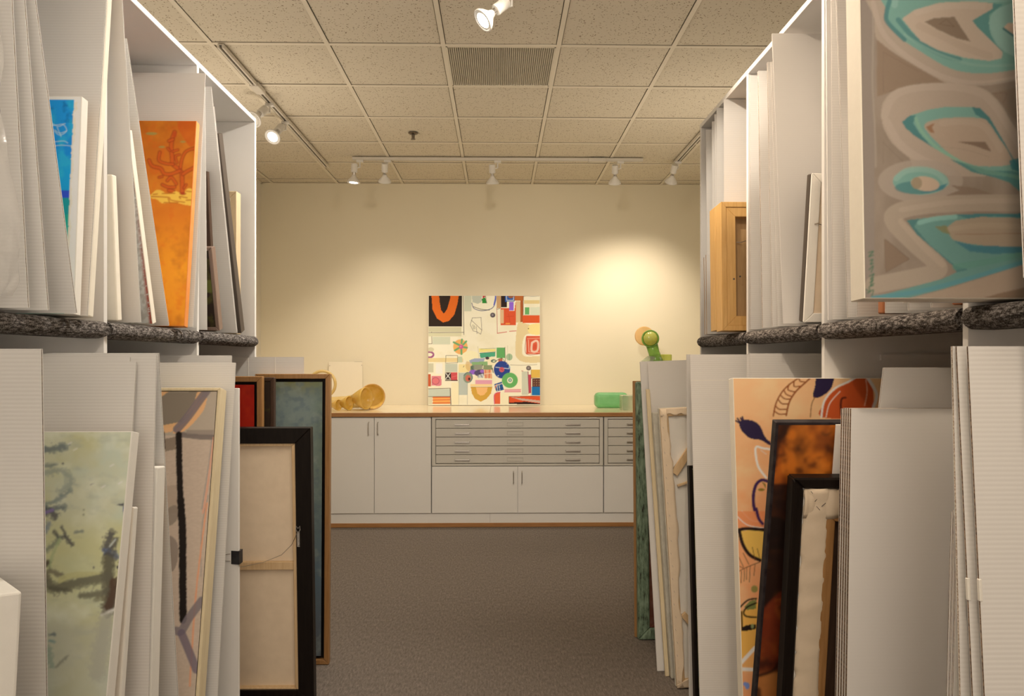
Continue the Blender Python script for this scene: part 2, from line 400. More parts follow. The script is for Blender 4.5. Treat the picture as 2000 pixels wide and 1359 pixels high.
full = MB().box(-.2895,.2895,-.2895,.2895,0,.016).mesh('ceiling_tile', M['tile'])
for j in range(len(ys)-1):
    for k in range(len(xs)-1):
        x0, x1, y0, y1 = xs[k], xs[k+1], ys[j], ys[j+1]
        if abs(y0-VENT[0]) < .01 and abs(x0-VENT[1]) < .01: continue
        if abs(x1-x0-.61) < .001 and abs(y1-y0-.61) < .001: me = full
        else:
            a, b = (x1-x0)/2-.0155, (y1-y0)/2-.0155
            if min(a, b) < .01: continue
            me = MB().box(-a,a,-b,b,0,.016).mesh('ceiling_tile', M['tile'])
        o = bpy.data.objects.new('ceiling_tile', me); C.objects.link(o); o.parent = ceil
        o.location = ((x0+x1)/2, (y0+y1)/2, 3.0145+random.uniform(0, .0015))
        if me is full: o.rotation_euler.z = random.choice([0, PI/2, PI, -PI/2])
run = MB().box(-.012,.012,YR,YB,0,.004).box(-.003,.003,YR,YB,.004,.05).mesh('grid_runner', M['tbar'])
for x in xs[1:-1]:
    o = bpy.data.objects.new('grid_runner', run); C.objects.link(o); o.parent = ceil; o.location = (x, 0, 3.010)
tee = MB().box(XL,XR,-.012,.012,0,.0035).box(XL,XR,-.003,.003,.0035,.05).mesh('cross_tee', M['tbar'])
for y in ys[1:-1]:
    o = bpy.data.objects.new('cross_tee', tee); C.objects.link(o); o.parent = ceil; o.location = (0, y, 3.0105)
ang = MB()
ang.box(XL,XL+.022,YR,YB,3.009,3.012).box(XR-.022,XR,YR,YB,3.009,3.012).box(XL,XR,YB-.022,YB,3.009,3.012)
ang.build('wall_angle', M['tbar'], ceil)

# return-air grille in one ceiling cell
gx0, gx1, gy0, gy1 = -0.29+.012, .32-.012, 4.06+.012, 4.67-.012
g = thing('air_grille', 'square grey return air grille set among the ceiling tiles', 'air vent', loc=(.015, 4.365, 3.012))
hx, hy = (gx1-gx0)/2, (gy1-gy0)/2
M['grille'] = plain('grille_aluminium', (0.66,0.61,0.50), 0.45, 0.05, 30)
M['grille_dark'] = plain('grille_duct_dark', (0.20,0.165,0.12), 0.7, 0.45, 4)
m = MB(); m.box(-hx,hx,-hy,-hy+.012,-.002,.03).box(-hx,hx,hy-.012,hy,-.002,.03).box(-hx,-hx+.008,-hy,hy,-.002,.03).box(hx-.008,hx,-hy,hy,-.002,.03)
m.build('grille_frame', M['grille'], g)
m = MB()
n = 50
for i in range(n):
    x = -hx+.01+(2*hx-.02)*(i+.5)/n; m.box(x-.0016, x+.0016, -hy+.012, hy-.012, 0, .014)
for i in range(46):
    y = -hy+.012+(2*hy-.024)*(i+.5)/46; m.box(-hx+.008, hx-.008, y-.0009, y+.0009, .004, .014)
s = m.build('grille_vanes', M['grille'], g); s['kind'] = 'stuff'
MB().box(-hx,hx,-hy,hy,.04,.045).build('duct_backing', M['grille_dark'], g)

# sprinkler
sp = atY(807, 258, 5.63)
t = thing('sprinkler_head', 'small dark sprinkler head under the ceiling tiles', 'sprinkler', loc=(sp.x, sp.y, 3.010))
MB().lathe((0,0,0),(0,0,-1),[(0,.036),(.004,.036),(.012,.02),(.013,.012)]).build('escutcheon', M['sprinkler'], t, smooth=False)
MB().lathe((0,0,-.012),(0,0,-1),[(0,.010),(.02,.008),(.03,.005)]).build('nozzle', M['sprinkler'], t)
MB().lathe((0,0,-.044),(0,0,-1),[(0,.017),(.003,.017)]).box(-.011,-.008,-.002,.002,-.044,-.012).box(.008,.011,-.002,.002,-.044,-.012).build('deflector', M['sprinkler'], t)

# ------------------------------------------------------------------ lighting tracks
def track(label, p0, p1, feeds=()):
    p0, p1 = Vector(p0), Vector(p1); along_x = abs(p1.x-p0.x) > abs(p1.y-p0.y); L = (p1-p0).length
    t = thing('light_track', label, 'light track', loc=p0)
    def bx(m, a, b, lo, hi, z0, z1):
        return m.box(a, b, lo, hi, z0, z1) if along_x else m.box(lo, hi, a, b, z0, z1)
    m = MB(); bx(m, 0, L, -.018, -.006, -.022, 0); bx(m, 0, L, .006, .018, -.022, 0); bx(m, 0, L, -.006, .006, -.006, 0)
    m.build('track_rail', M['track'], t, bevel=.0015)
    m = MB(); bx(m, .001, L-.001, -.006, .006, -.0115, -.0062); m.build('track_slot', M['slot'], t)
    for f in feeds:
        m = MB(); bx(m, f-.07, f+.07, -.028, .028, -.028, .0); m.build('feed_box', M['track'], t, bevel=.003)
    return t
ZT = 3.006
tl0 = atY(462, 122, 4.27)
TLX = -1.455
track('white lighting track above the end of the left rack', (TLX, 4.05, ZT), (TLX, 6.56, ZT), feeds=(.62,))
track('white lighting track running across in front of the back wall', (-1.19, 6.30, ZT), (1.19, 6.30, ZT), feeds=(2.0,))
track('white lighting track above the end of the right rack', (1.48, 3.9, ZT), (1.48, 6.42, ZT))
track('white lighting track over the middle of the aisle', (.06, -1.6, ZT), (.06, 3.45, ZT))
# flat junction plate behind the left track feed
def head(label, x, y, aim, side, lit, energy, spot=75, blend=.8, col=WARM, dx=0, dy=0, soft=.035):
    """side: (dx,dy) sideways offset of the socket from the adapter"""
    t = thing('track_light', label, 'track light', 'white track lights', loc=(x, y, ZT-.022))
    MB().box(-.028,.028,-.014,.014,-.018,0).build('adapter', M['head'], t, bevel=.002)
    S = Vector((side[0], side[1], -.058))
    MB().tube([(0,0,-.016),(0,0,-.058),(S.x*.5,S.y*.5,-.064),(S.x,S.y,-.064)], .006, 8).build('arm', M['head'], t)
    base = Vector((x, y, ZT-.022)); d = (Vector(aim)-(base+S)).normalized()
    MB().lathe(S-d*.028, d, [(0,.022),(.003,.026),(.068,.026),(.072,.023)], 24).build('socket', M['head'], t)
    MB().lathe(S+d*.044, d, [(0,.014),(.018,.013),(.022,.018)], 16).build('bulb_neck', M['chrome'], t)
    MB().lathe(S+d*.062, d, [(0,.015),(.018,.021),(.042,.043),(.058,.053),(.066,.054),(.066,.046),(.062,.044)], 28, caps=False).build('bulb_shell', M['head'], t, smooth=True)
    m = MB()
    a = d.orthogonal().normalized(); b = d.cross(a)
    for k in range(24):
        q = 2*PI*k/24; c = S+d*.1265+(a*math.cos(q)+b*math.sin(q))*.0405
        m.lathe(c, d, [(0,.0017),(.0008,.0017)], 6)
    m.build('vent_holes', M['slot'], t)
    MB().lathe(S+d*.122, d, [(0,.046),(.003,.046)], 28).build('lens_ring', M['head'], t)
    MB().lathe(S+d*.1255, d, [(0,.034),(.002,.033),(.0035,.02)], 28).build('lens', M['lens_on'] if lit else M['lens_dim'], t)
    if energy:
        L = bpy.data.lights.new('spot_lamp', 'SPOT'); L.energy = energy; L.color = col
        L.spot_size = math.radians(spot); L.spot_blend = blend; L.shadow_soft_size = soft
        o = bpy.data.objects.new('spot_lamp', L); C.objects.link(o); o.parent = t
        o.location = S+d*.14; o.rotation_mode = 'QUATERNION'; o.rotation_quaternion = d.to_track_quat('-Z','Y')
    return t
def hx_at(px, Y): return atY(px, 320, Y).x
# on the cross track in front of the back wall
head('white track light, leftmost and lit, on the cross track', hx_at(703,6.3), 6.3, (-1.3, 6.35, .93), (-.045,0), True, E_BACK, 110, .9)
head('white track light tilted sideways, second from left on the cross track', hx_at(757,6.3), 6.3, (-1.05, 7.1, 2.0-.5), (-.02,-.02), False, E_BACK*.5, 80, 1)
head('white track light above the painting, middle of the cross track', hx_at(972,6.3), 6.3, (0.0, 7.0, .9), (-.045,0), False, E_BACK*.55, 80, 1)
head('white track light on the right end of the cross track', hx_at(1212,6.3), 6.3, (1.05, 7.2, 1.3), (-.045,0), False, E_BACK*.8, 95, 1)
head('white track light on the right track, near the back wall', 1.48, 6.30, (1.30, 7.2, 1.7), (-.035,-.02), False, E_BACK*.72, 80, 1)
head('white track light half hidden by the left rack top', TLX, 4.92, (-1.9, 3.9, 2.0), (-.03,-.035), False, E_SIDE*.3, 80, .9)
head('brightly lit track light beside the end of the left rack', TLX, 5.29, (-1.62, 4.75, 2.45), (-.03,-.035), True, E_SIDE*.4, 90, .9)
# over the aisle (the first one is seen from below at the top edge)
head('brightly lit track light overhead at the top edge', .06, 3.42, (-1.10, 3.0, 1.85), (-.04,-.01), True, E_AISLE*6.5, 125, .9, (1.0,.91,.79))
head('white track light added over the aisle to brighten the counter front', .06, 2.70, (0.05, 6.3, .8), (.04,0), True, E_AISLE*7.6, 84, .9, NEUT, soft=.12)  # added lamp, out of view: brightens floor, cupboards and back wall
head('white track light over the aisle, aimed at the far right bay', .06, 2.05, (1.15, 3.28, 1.98), (.04,0), True, E_AISLE*2.4, 28, .6, NEUT)
for i, (yy, aim, k) in enumerate([(3.12, (.95, 2.2, 1.7), 4.6), (1.75, (-1.0, 2.9, .9), 1.0), (1.35, (.95, 2.9, .8), 1.2),
                                  (.55, (-1.0, 1.9, .9), 1.0), (.15, (.95, 1.6, .55), 2.2)]):
    head('white track light over the aisle, %s' % ['aimed at the right rack','aimed along the left rack','aimed along the right rack','near the camera aimed left','near the camera aimed right'][i],
         .06, yy, aim, (-.04 if aim[0] < 0 else .04, 0), True, E_AISLE*k, 80 if i == 4 else 105, .95, NEUT if aim[0] < 0 else (1.0, .80, .60))

# ------------------------------------------------------------------ counter with cabinets and flat files
YF = 6.2
def cx(px): return atY(px, 900, YF).x
def cz(py): return CAMH-(py-HZ)/FPX*YF
M['holder'] = plain('label_holder_grey', (0.40,0.38,0.34), 0.4)
ZTOP, ZU = .926, .893
t = thing('worktop', 'long pale laminate worktop with a wooden front edge', 'worktop', loc=(0, YF, ZTOP))
XJ = cx(957)
MB().box(XL+.001-0, XJ-.0007, .006, YB-YF-.002, ZU-ZTOP, 0).build('worktop_panel', M['counter'], t, bevel=.001)
MB().box(XJ+.0007, XR-.001, .006, YB-YF-.002, ZU-ZTOP, 0).build('worktop_panel', M['counter'], t, bevel=.001)
MB().box(XL+.001, XR-.001, -.012, .006, ZU-ZTOP, -.0005).build('front_edge', M['oak'], t, bevel=.002)
ZD0, ZD1 = .114, .884
def pull_v(parent, x, z0, z1, y):
    MB().tube([(x,y,z0),(x,y-.022,z0+.002),(x,y-.026,z0+.008),(x,y-.026,z1-.008),(x,y-.022,z1-.002),(x,y,z1)], .0042, 8).build('handle', M['chrome'], parent)
def door(parent, x0, x1, z0, z1, hx_, hz0, hz1):
    d = MB().box(x0+.002, x1-.002, 0, .018, z0, z1).build('door', M['cabinet'], parent, bevel=.0012)
    pull_v(d, hx_, hz0, hz1, 0); return d
# tall two-door cupboard
xa, xb, xm = cx(624), cx(842), cx(731)
t = thing('tall_cupboard', 'pale two-door cupboard with full-height doors under the worktop', 'cupboard', 'cupboards under the worktop', loc=(0, YF, 0))
MB().box(xa+.001, xb-.001, .02, 1.0, ZD0, ZU-.001).build('carcass', M['cabinet'], t)
door(t, xa, xm, ZD0+.002, ZD1, cx(720.5), cz(848), cz(824)); door(t, xm, xb, ZD0+.002, ZD1, cx(738.5), cz(848), cz(824))
def base_unit(x0, x1, label, label2, hz=(cz(943), cz(920))):
    xm = (x0+x1)/2
    t = thing('base_cupboard', label, 'cupboard', 'cupboards under the worktop', loc=(0, YF, 0))
    ztop = cz(910)
    MB().box(x0+.001, x1-.001, .02, 1.0, ZD0, ztop).build('carcass', M['cabinet'], t)
    door(t, x0, xm, ZD0+.002, ztop-.004, xm-.034, *hz); door(t, xm, x1, ZD0+.002, ztop-.004, xm+.034, *hz)
    f = thing('flat_file', label2, 'plan chest', 'flat files under the worktop', loc=(0, YF, 0))
    z0, z1 = ztop+.002, ZU-.003
    dz0, dz1 = cz(905), cz(819); dx0, dx1 = x0+.034, x1-.034
    MB().box(x0+.002, x1-.002, .06, 1.0, z0, z1).build('carcass', M['file_dark'], f)
    m = MB(); m.box(x0+.002, dx0-.003, 0, .06, z0, z1).box(dx1+.003, x1-.002, 0, .06, z0, z1).box(dx0-.003, dx1+.003, 0, .06, z0, dz0-.003).box(dx0-.003, dx1+.003, 0, .06, dz1+.003, z1)
    m.build('face_frame', M['file_metal'], f, bevel=.001)
    MB().box(x1-.115, x1-.055, -.0006, 0, z1-.009, z1-.002).build('maker_plate', M['paper_label'], f, label='tiny pale plate on the frame')
    p = (dz1-dz0)/5
    for i in range(5):
        b = dz0+p*i
        d = MB().box(dx0, dx1, .004, .05, b+.002, b+p-.002).build('drawer', M['file_metal'], f, bevel=.0015)
        zc = b+p*.45
        for hx0 in (dx0+.155, dx1-.27):
            m = MB(); m.tube([(hx0,.004,zc),(hx0,-.014,zc),(hx0+.115,-.014,zc),(hx0+.115,.004,zc)], .0045, 8)
            m.box(hx0-.004, hx0+.119, .001, .004, zc-.012, zc-.007)
            m.build('handle', M['chrome'], d)
        m = MB(); q = (dx0+dx1)/2-.02
        m.box(q-.065,q+.065,.001,.004,zc+.013,zc+.0155).box(q-.065,q+.065,.001,.004,zc-.0155,zc-.013).box(q-.065,q-.0625,.001,.004,zc-.0155,zc+.0155).box(q+.0625,q+.065,.001,.004,zc-.0155,zc+.0155)
        m.build('label_holder', M['holder'], d)
base_unit(cx(843), cx(1178.5), 'pale two-door cupboard beneath the five-drawer flat file, centre of the counter', 'grey metal five-drawer flat file beneath the leaning square painting')
base_unit(cx(1179.5), XR-.004, 'pale cupboard at the right end of the counter, below the cut-off flat file', 'grey metal flat file at the right end, partly hidden by green frame')
base_unit(XL+.004, cx(623), 'pale cupboard at the left end of the counter behind the left rack', 'grey metal flat file at the left end behind the left rack')
t = thing('plinth', 'low pale plinth with a wood strip along the bottom of the counter', 'plinth', loc=(0, YF, 0))
MB().box(XL+.002, XJ-.0006, .014, .034, .034, ZD0-.001).build('plinth_board', M['cabinet'], t)
MB().box(XJ+.0006, XR-.002, .014, .034, .034, ZD0-.001).build('plinth_board', M['cabinet'], t)
MB().box(XL+.002, XR-.002, .004, .034, .001, .034).build('base_strip', M['oak'], t, bevel=.002)
# ------------------------------------------------------------------ storage racks
RA, RB = 1.10, 0.94                        # aisle-side planes of the left and right rack
ZRT, ZSH = 2.446, 1.457                    # rack top, top of the carpeted shelf
def rack(label, side, front, back, divs, yend):
    s = side
    r = thing('storage_rack', label, 'storage rack', 'painting storage racks', loc=(s*front, yend, 0))
    def X(a): return s*(a-front)           # local x
    def bx(m, a0, a1, y0, y1, z0, z1): return m.box(min(X(a0),X(a1)), max(X(a0),X(a1)), y0-yend, y1-yend, z0, z1)
    y0 = divs[-1]
    bx(MB(), front, back, y0-.0095, yend+.0095, ZRT-.019, ZRT).build('top_panel', M['melamine'], r, bevel=.001)
    bx(MB(), back-.012, back, y0-.0095, yend+.0095, .0, ZRT-.0195).build('back_panel', M['melamine'], r)
    for i, y in enumerate([yend]+divs):
        bx(MB(), front, back-.0125, y-.0095, y+.0095, .001, ZRT-.0195).build('end_panel' if i == 0 else 'divider', M['melamine'], r, bevel=.0008)
    yy = [yend]+divs
    for i in range(len(yy)-1):
        a, b = yy[i+1]+.010, yy[i]-.010
        bx(MB(), front+.004, back-.0125, a, b, ZSH-.031, ZSH-.010).build('shelf', M['melamine'], r)
        bx(MB(), front+.16, back-.0125, b-.012, b, ZSH-.108, ZSH-.090).build('shelf_cleat', M['melamine'], r)
        # carpet folded round the nose of the shelf: profile pushed along y with a little lumpiness
        prof = []
        R = .0235; cxl = front+.006; cz_ = ZSH-.0235
        prof.append((front+.16, ZSH-.0095)); prof.append((front+.16, ZSH))
        for k in range(11):
            q = PI/2+PI*k/10; prof.append((cxl+R*1.15*math.cos(q), cz_+R*math.sin(q)))
        prof.append((front+.05, ZSH-.047)); prof.append((front+.05, ZSH-.032)); prof.append((front+.004, ZSH-.032)); prof.append((front+.004, ZSH-.0095))
        n = 44; v = []; f = []; P = len(prof); rr = np.random.default_rng(i+int(front*100))
        wob = np.convolve(rr.normal(0, .0022, n+9), np.ones(5)/3, 'valid')
        for j in range(n+1):
            y = a+(b-a)*j/n; e = 1.0 if 0 < j < n else .86
            for k, (px_, pz_) in enumerate(prof):
                g = wob[j]*(1 if 2 <= k <= 11 else 0)+(rr.normal(0, .0007) if 2 <= k <= 12 else 0)
                ux, uz = px_-cxl, pz_-cz_
                if 2 <= k <= 12: ux *= (1+g/R)*e; uz = uz*(1+g/R*.6)*e if uz < 0 else uz
                v.append((X(cxl+ux), y-yend, cz_+uz))
        for j in range(n):
            for k in range(P):
                k2 = (k+1) % P; f.append((j*P+k, j*P+k2, (j+1)*P+k2, (j+1)*P+k))
        f.append(tuple(range(P))); f.append(tuple(n*P+k for k in range(P)))
        mb = MB(); mb.poly(v, f); mb.build('carpet_wrap', M['nose'], r, smooth=True)
    return r
rack('white open storage rack along the left side of the aisle', -1, RA, 2.215, [2.835, 2.172, 1.50, .83, .16], 3.503)
rack('white open storage rack along the right side of the aisle', 1, RB, 2.045, [2.883, 2.207, 1.529, .86, .19], 3.552)

# ------------------------------------------------------------------ slab frames and item builders
def frame(pt, pb, X, zb, zt=None, Xb=None):
    """local frame of a leaning slab: origin at its lower aisle-side near corner, z up along the slab, y into its thickness"""
    T = atX(pt[0], pt[1], X); B = atX(pb[0], pb[1], X if Xb is None else Xb); d = T-B
    if zt is not None: T = B+d*((zt-B.z)/d.z)
    O_ = B+d*((zb-B.z)/d.z); u = (T-O_); h = u.length; u.normalize()
    x = Vector((1,0,0)); x = (x-u*x.dot(u)).normalized(); y = u.cross(x)
    m = Matrix.Identity(4)
    for i, c in enumerate((x, y, u)):
        for j in range(3): m[j][i] = c[j]
    m.translation = O_
    return m, h
S_UP = ZSH+.006; FL = .002
def rng_x(s, w): return (-w, 0.0) if s < 0 else (0.0, w)
WG = 'white corrugated dividers'
def board(label, s, F, w=.6, t=.006, mat='corr', corem='core', name='corrugated_board', cat='board', group=WG, rec=.0012, lab=None):
    m, h = F; r = thing(name, label, cat, group, matrix=m); a, b = rng_x(s, w)
    lt = min(.0011, t*.18)
    e = rec
    MB().box(a, b, 0, lt, 0, h).build('liner', M[mat], r)
    MB().box(a+e, b-e, lt, t-lt, e, h-e).build('fluted_core', M[corem], r)
    MB().box(a, b, t-lt, t, 0, h).build('liner', M[mat], r)
    return r
def foam(label, s, F, w=.6, t=.006, mat='foam', name='foam_board', cat='board', group='white foam boards'):
    m, h = F; r = thing(name, label, cat, group, matrix=m); a, b = rng_x(s, w)
    lt = .0008
    MB().box(a, b, 0, lt, 0, h).build('face_sheet', M['foam_shade'], r)
    MB().box(a, b, lt, t-lt, 0, h).build('foam_core', M[mat], r)
    MB().box(a, b, t-lt, t, 0, h).build('face_sheet', M['foam_shade'], r)
    return r
def canvas(label, s, F, w, t, side='canvas', fn=None, step=.0025, name='stretched_canvas', cat='canvas', group=None, inset=.002, bars=True, face='canvas'):
    m, h = F; r = thing(name, label, cat, group, matrix=m); a, b = rng_x(s, w)
    if fn is None:
        MB().box(a, b, 0, t, 0, h).build('canvas_wrap', M[side], r, bevel=min(.004, t*.2), seg=2)
    else:
        MB().box(a, b, 0, t, 0, h).build('canvas_wrap', M[side], r, bevel=.0012)
        paint_face(r, 'painted_face', a+inset, b-inset, inset, h-inset, -.0006, step, fn)
    if bars:
        m_ = MB(); bw = .035
        m_.box(a+.004, a+bw, t, t+.002, .004, h-.004).box(b-bw, b-.004, t, t+.002, .004, h-.004).box(a+bw, b-bw, t, t+.002, .004, bw).box(a+bw, b-bw, t, t+.002, h-bw, h-.004)
        m_.build('stretcher_edge', M['pine'], r)
    return r
def rails(parent, a, b, z0, z1, fw, y0, y1, mat, name='frame_rail', fwb=None, bev=.002):
    fb = fw if fwb is None else fwb
    P = lambda q: MB().prism(q, 'y', y0, y1)
    P([(a,z0),(a+fw,z0+fb),(a+fw,z1-fw),(a,z1)]).build(name, M[mat], parent, bevel=bev)
    P([(b,z1),(b-fw,z1-fw),(b-fw,z0+fb),(b,z0)]).build(name, M[mat], parent, bevel=bev)
    P([(a,z1),(a+fw,z1-fw),(b-fw,z1-fw),(b,z1)]).build(name, M[mat], parent, bevel=bev)
    P([(b,z0),(b-fw,z0+fb),(a+fw,z0+fb),(a,z0)]).build(name, M[mat], parent, bevel=bev)
def framed(label, s, F, w, t, fw, mat, fn=None, step=.0025, gap=.0, recess=.006, panel='canvas', name='framed_painting', cat='painting', group=None, gapmat='blackwood'):
    m, h = F; r = thing(name, label, cat, group, matrix=m); a, b = rng_x(s, w)
    rails(r, a, b, 0, h, fw, 0, t, mat)
    if gap:
        MB().box(a+fw-.001, b-fw+.001, t*.75, t*.9, fw-.001, h-fw+.001).build('shadow_gap_backing', M[gapmat], r)
    x0, x1, z0, z1 = a+fw+gap, b-fw-gap, fw+gap, h-fw-gap
    MB().box(x0-(0 if gap else .001), x1+(0 if gap else .001), recess, t*.8, z0-(0 if gap else .001), z1+(0 if gap else .001)).build('picture_panel', M[panel], r)
    if fn: paint_face(r, 'painted_face', x0, x1, z0, z1, recess-.0006, step, fn)
    return r
# ------------------------------------------------------------------ the pictures (shapes given in drawing coordinates)
def art_swirl(x, y):
    A = Art(x, y, (140,121,102), 1.35)
    bei, tea, drk, tau = (170,149,128), (114,158,142), (62,118,116), (134,112,90)
    A.mottle((160,140,120), .03, .35, .75, .5, 4, 1, .5)
    A.put(grad_mask(x, 1709, 1707), (142,126,112), .9)
    A.frame(1640, 0, 4.119)
    A.line([(272,-400),(268,300),(265,700),(285,1100),(290,1359)], 12, (166,148,130), .7)
    # first eye
    A.poly([(262,-300),(280,180),(300,340),(430,440),(600,550),(850,685),(1100,695),(1430,650),(1900,560),(1900,-300)], bei, .9, True)
    A.line([(268,40),(330,250),(450,400),(640,540),(880,655),(1150,690),(1500,630)], 40, (182,163,144), .5)
    A.poly([(440,-120),(370,100),(372,190),(480,320),(640,430),(850,555),(1000,600),(1200,610),(1480,570),(1900,500),(1900,-150)], tea, 1, True)
    A.line([(400,30),(376,120),(385,200),(520,340)], 36, drk, .8)
    A.line([(470,180),(580,310),(700,400),(850,470),(960,500)], 42, drk, .7)
    A.line([(520,300),(680,400),(860,480),(1100,545),(1400,545)], 22, (130,168,150), .6)
    A.line([(440,60),(480,-60),(700,-40),(1100,10),(1500,0)], 50, (140,176,160), .6)
    A.poly([(500,170),(600,100),(800,40),(1060,30),(1230,45),(1225,90),(1065,185),(1100,235),(1310,440),(1300,490),(1200,510),(1000,485),(780,420),(650,350),(580,270)], (186,163,140), 1)
    A.line([(640,230),(800,300),(1000,400),(1200,470)], 60, (176,153,130), .6)
    A.line([(620,120),(850,70),(1150,70)], 50, (194,172,150), .5)
    A.poly([(680,195),(760,165),(920,155),(980,250),(1050,355),(940,330),(780,255)], tau, 1)
    A.line([(800,215),(855,175),(920,235),(800,215)], 5, (110,85,65), .7, smooth=False)
    A.poly([(1230,45),(1310,55),(1200,140),(1210,250),(1250,330),(1320,420),(1310,440),(1100,235),(1065,185),(1225,90)], (82,136,128), .95)
    A.poly([(1290,80),(1200,180),(1230,330),(1330,440),(1500,460),(1500,60)], (142,178,162), .8, True)
    A.poly([(1315,245),(1345,208),(1500,190),(1500,350),(1380,290)], (205,175,145)); A.line([(1315,250),(1400,310),(1500,370)], 18, drk)
    # little triangle of ground between the bands
    A.poly([(300,340),(430,445),(620,560),(850,690),(600,705),(450,745),(300,800)], (140,115,92), .9)
    A.line([(350,440),(350,760)], 4, (120,100,85), .8); A.line([(350,440),(640,600)], 4, (120,95,75), .7); A.line([(400,755),(650,690)], 5, (115,90,70), .8)
    # second eye
    A.poly([(335,900),(370,810),(450,740),(620,700),(850,690),(1050,700),(1200,760),(1300,870),(1380,1000),(1483,1160),(1600,1400),(700,1420),(560,1290),(430,1180),(350,1040)], bei, .95, True)
    A.line([(360,950),(430,800),(600,730),(900,720),(1150,780),(1300,950),(1450,1200)], 60, (180,160,140), .5)
    A.line([(380,1000),(480,1170),(640,1290),(900,1400)], 60, (180,160,140), .5)
    A.poly([(500,1000),(560,950),(720,900),(850,880),(1060,880),(1130,890),(1200,960),(1320,1160),(1390,1290),(1500,1400),(1500,1480),(1150,1400),(900,1290),(740,1200),(600,1110),(530,1050)], tea, 1)
    A.poly([(500,1000),(560,950),(610,945),(590,1010),(640,1090),(740,1200),(600,1110),(530,1050)], drk, .9)
    A.poly([(1060,880),(1130,890),(1200,960),(1320,1160),(1420,1340),(1350,1280),(1190,1000),(1090,940)], drk, .95)
    A.line([(610,970),(660,1080),(800,1220),(1000,1330)], 26, (130,175,140), .6)
    A.poly([(680,1020),(800,975),(950,965),(1130,970),(1190,1000),(1280,1130),(1360,1250),(1370,1340),(1100,1350),(900,1265),(790,1170),(720,1100)], (172,148,124), 1, True)
    A.line([(820,1010),(1000,1000),(1160,1040),(1290,1220)], 50, (182,160,136), .5)
    A.poly([(690,1040),(770,1005),(740,1040),(760,1090),(730,1085)], (150,105,70), .9)
    A.poly([(950,1160),(1170,1160),(1220,1240),(1080,1190)], (122,98,78), .9)
    A.line([(800,1200),(1000,1220),(1200,1280)], 4, (150,128,108), .7); A.line([(350,1140),(350,1330)], 4, (120,100,85), .7); A.line([(345,1160),(520,1330)], 4, (120,100,85), .7)
    A.poly([(1210,770),(1480,710),(1480,1050),(1400,980),(1300,850)], (136,114,94), .9); A.line([(1240,775),(1340,770),(1310,850)], 4, (110,88,70), .7)
    A.frame(1640, 320, 3.997)
    A.poly([(860,-20),(1000,20),(1150,70),(1340,70),(1500,100),(1500,250),(1410,235),(1320,160),(1200,120),(1030,80)], (76,130,122), 1)
    A.poly([(950,5),(1150,60),(1420,110),(1439,150),(1330,120),(1100,90)], (108,150,128), .7)
    A.poly([(1320,-10),(1439,-40),(1439,90),(1340,60)], (46,118,120), .9)
    # third, small eye
    A.ell(630,150,330,165,(164,145,126),.8); A.ell(630,152,216,102,tea); A.ell(600,200,170,50,drk,.75); A.line([(440,130),(520,70),(650,58),(760,90),(830,165)], 44, (134,170,152), .8)
    A.poly([(770,190),(845,165),(800,215),(700,240),(620,240)], (50,120,130), .9)
    A.ell(665,170,112,56,(186,158,130),1,.12); A.ell(600,165,42,46,(150,130,100),.9)
    A.poly([(860,180),(1050,200),(1250,270),(900,285),(830,260),(930,220)], (132,110,90), .9)
    # zig-zag band and last eye
    A.line([(1600,320),(1000,320),(620,345),(430,400),(430,480),(590,640),(760,790),(740,850),(520,900),(260,950)], 130, (164,144,122), .95)
    A.line([(1500,300),(900,310),(480,370)], 40, (174,154,132), .6); A.line([(480,460),(640,640),(800,790)], 50, (176,154,130), .6)
    A.poly([(520,450),(700,430),(920,405),(1439,398),(1900,390),(1900,640),(1439,790),(1100,890),(800,980),(500,1055),(200,1052),(400,1005),(800,900),(910,850),(880,800),(600,560)], (98,142,130), 1)
    A.poly([(520,450),(620,440),(580,500),(700,640),(900,800),(1000,830),(910,850),(880,800),(600,560)], (62,114,112), .8)
    A.line([(620,470),(740,440),(900,425)], 36, (130,178,162), .7)
    A.poly([(900,405),(1439,398),(1600,400),(1600,440),(1200,420),(1000,440)], (56,120,122), .9)
    A.line([(260,1045),(600,1000),(1000,900),(1439,770)], 34, (75,140,148), .7); A.line([(900,810),(1200,760),(1500,690)], 50, (88,142,120), .6)
    A.poly([(820,515),(900,455),(1100,425),(1439,435),(1900,450),(1900,640),(1439,655),(1200,655),(1000,630),(880,600)], (162,140,114), 1)
    A.poly([(740,500),(830,490),(860,560),(800,545)], (130,120,70), .8)
    A.poly([(890,610),(1050,645),(1439,655),(1600,650),(1600,690),(1200,710),(1010,690)], (56,116,126), .9)
    A.line([(860,520),(1100,490),(1439,500)], 40, (172,150,124), .5); A.line([(900,560),(1439,552)], 5, (130,90,60), .6)
    A.poly([(345,590),(545,750),(355,850)], (132,108,86), .95); A.line([(360,600),(540,748)], 4, (92,74,60), .8); A.line([(540,750),(360,850)], 4, (100,82,66), .7); A.line([(350,600),(360,850)], 4, (110,92,76), .6)
    A.poly([(500,1060),(800,985),(1100,895),(1500,770),(1700,800),(1700,1100),(500,1100)], (168,143,118), .9); A.poly([(1050,1065),(1250,1010),(1600,930),(1600,1100),(1050,1100)], (128,98,72), .8)
    # signature scribble up the left edge
    g = (70,110,82)
    for q in ([(225,700),(262,690),(228,730),(262,718)], [(235,760),(258,752),(240,790),(262,780)], [(230,830),(262,800),(246,850)], [(232,880),(268,862),(240,905),(264,890)],
              [(236,930),(262,905),(240,950),(266,935)], [(205,980),(240,1000),(230,965),(262,950)], [(215,1010),(262,985),(250,1030)]):
        A.line(q, 8, g, 1)
    f = fbm(x*1.0, y*1.0, .9, 9, 2); A.col *= (0.93+.1*f)[:,None]; gr = A.col.mean(1, keepdims=True); A.col = A.col*.86+gr*.14
    return A
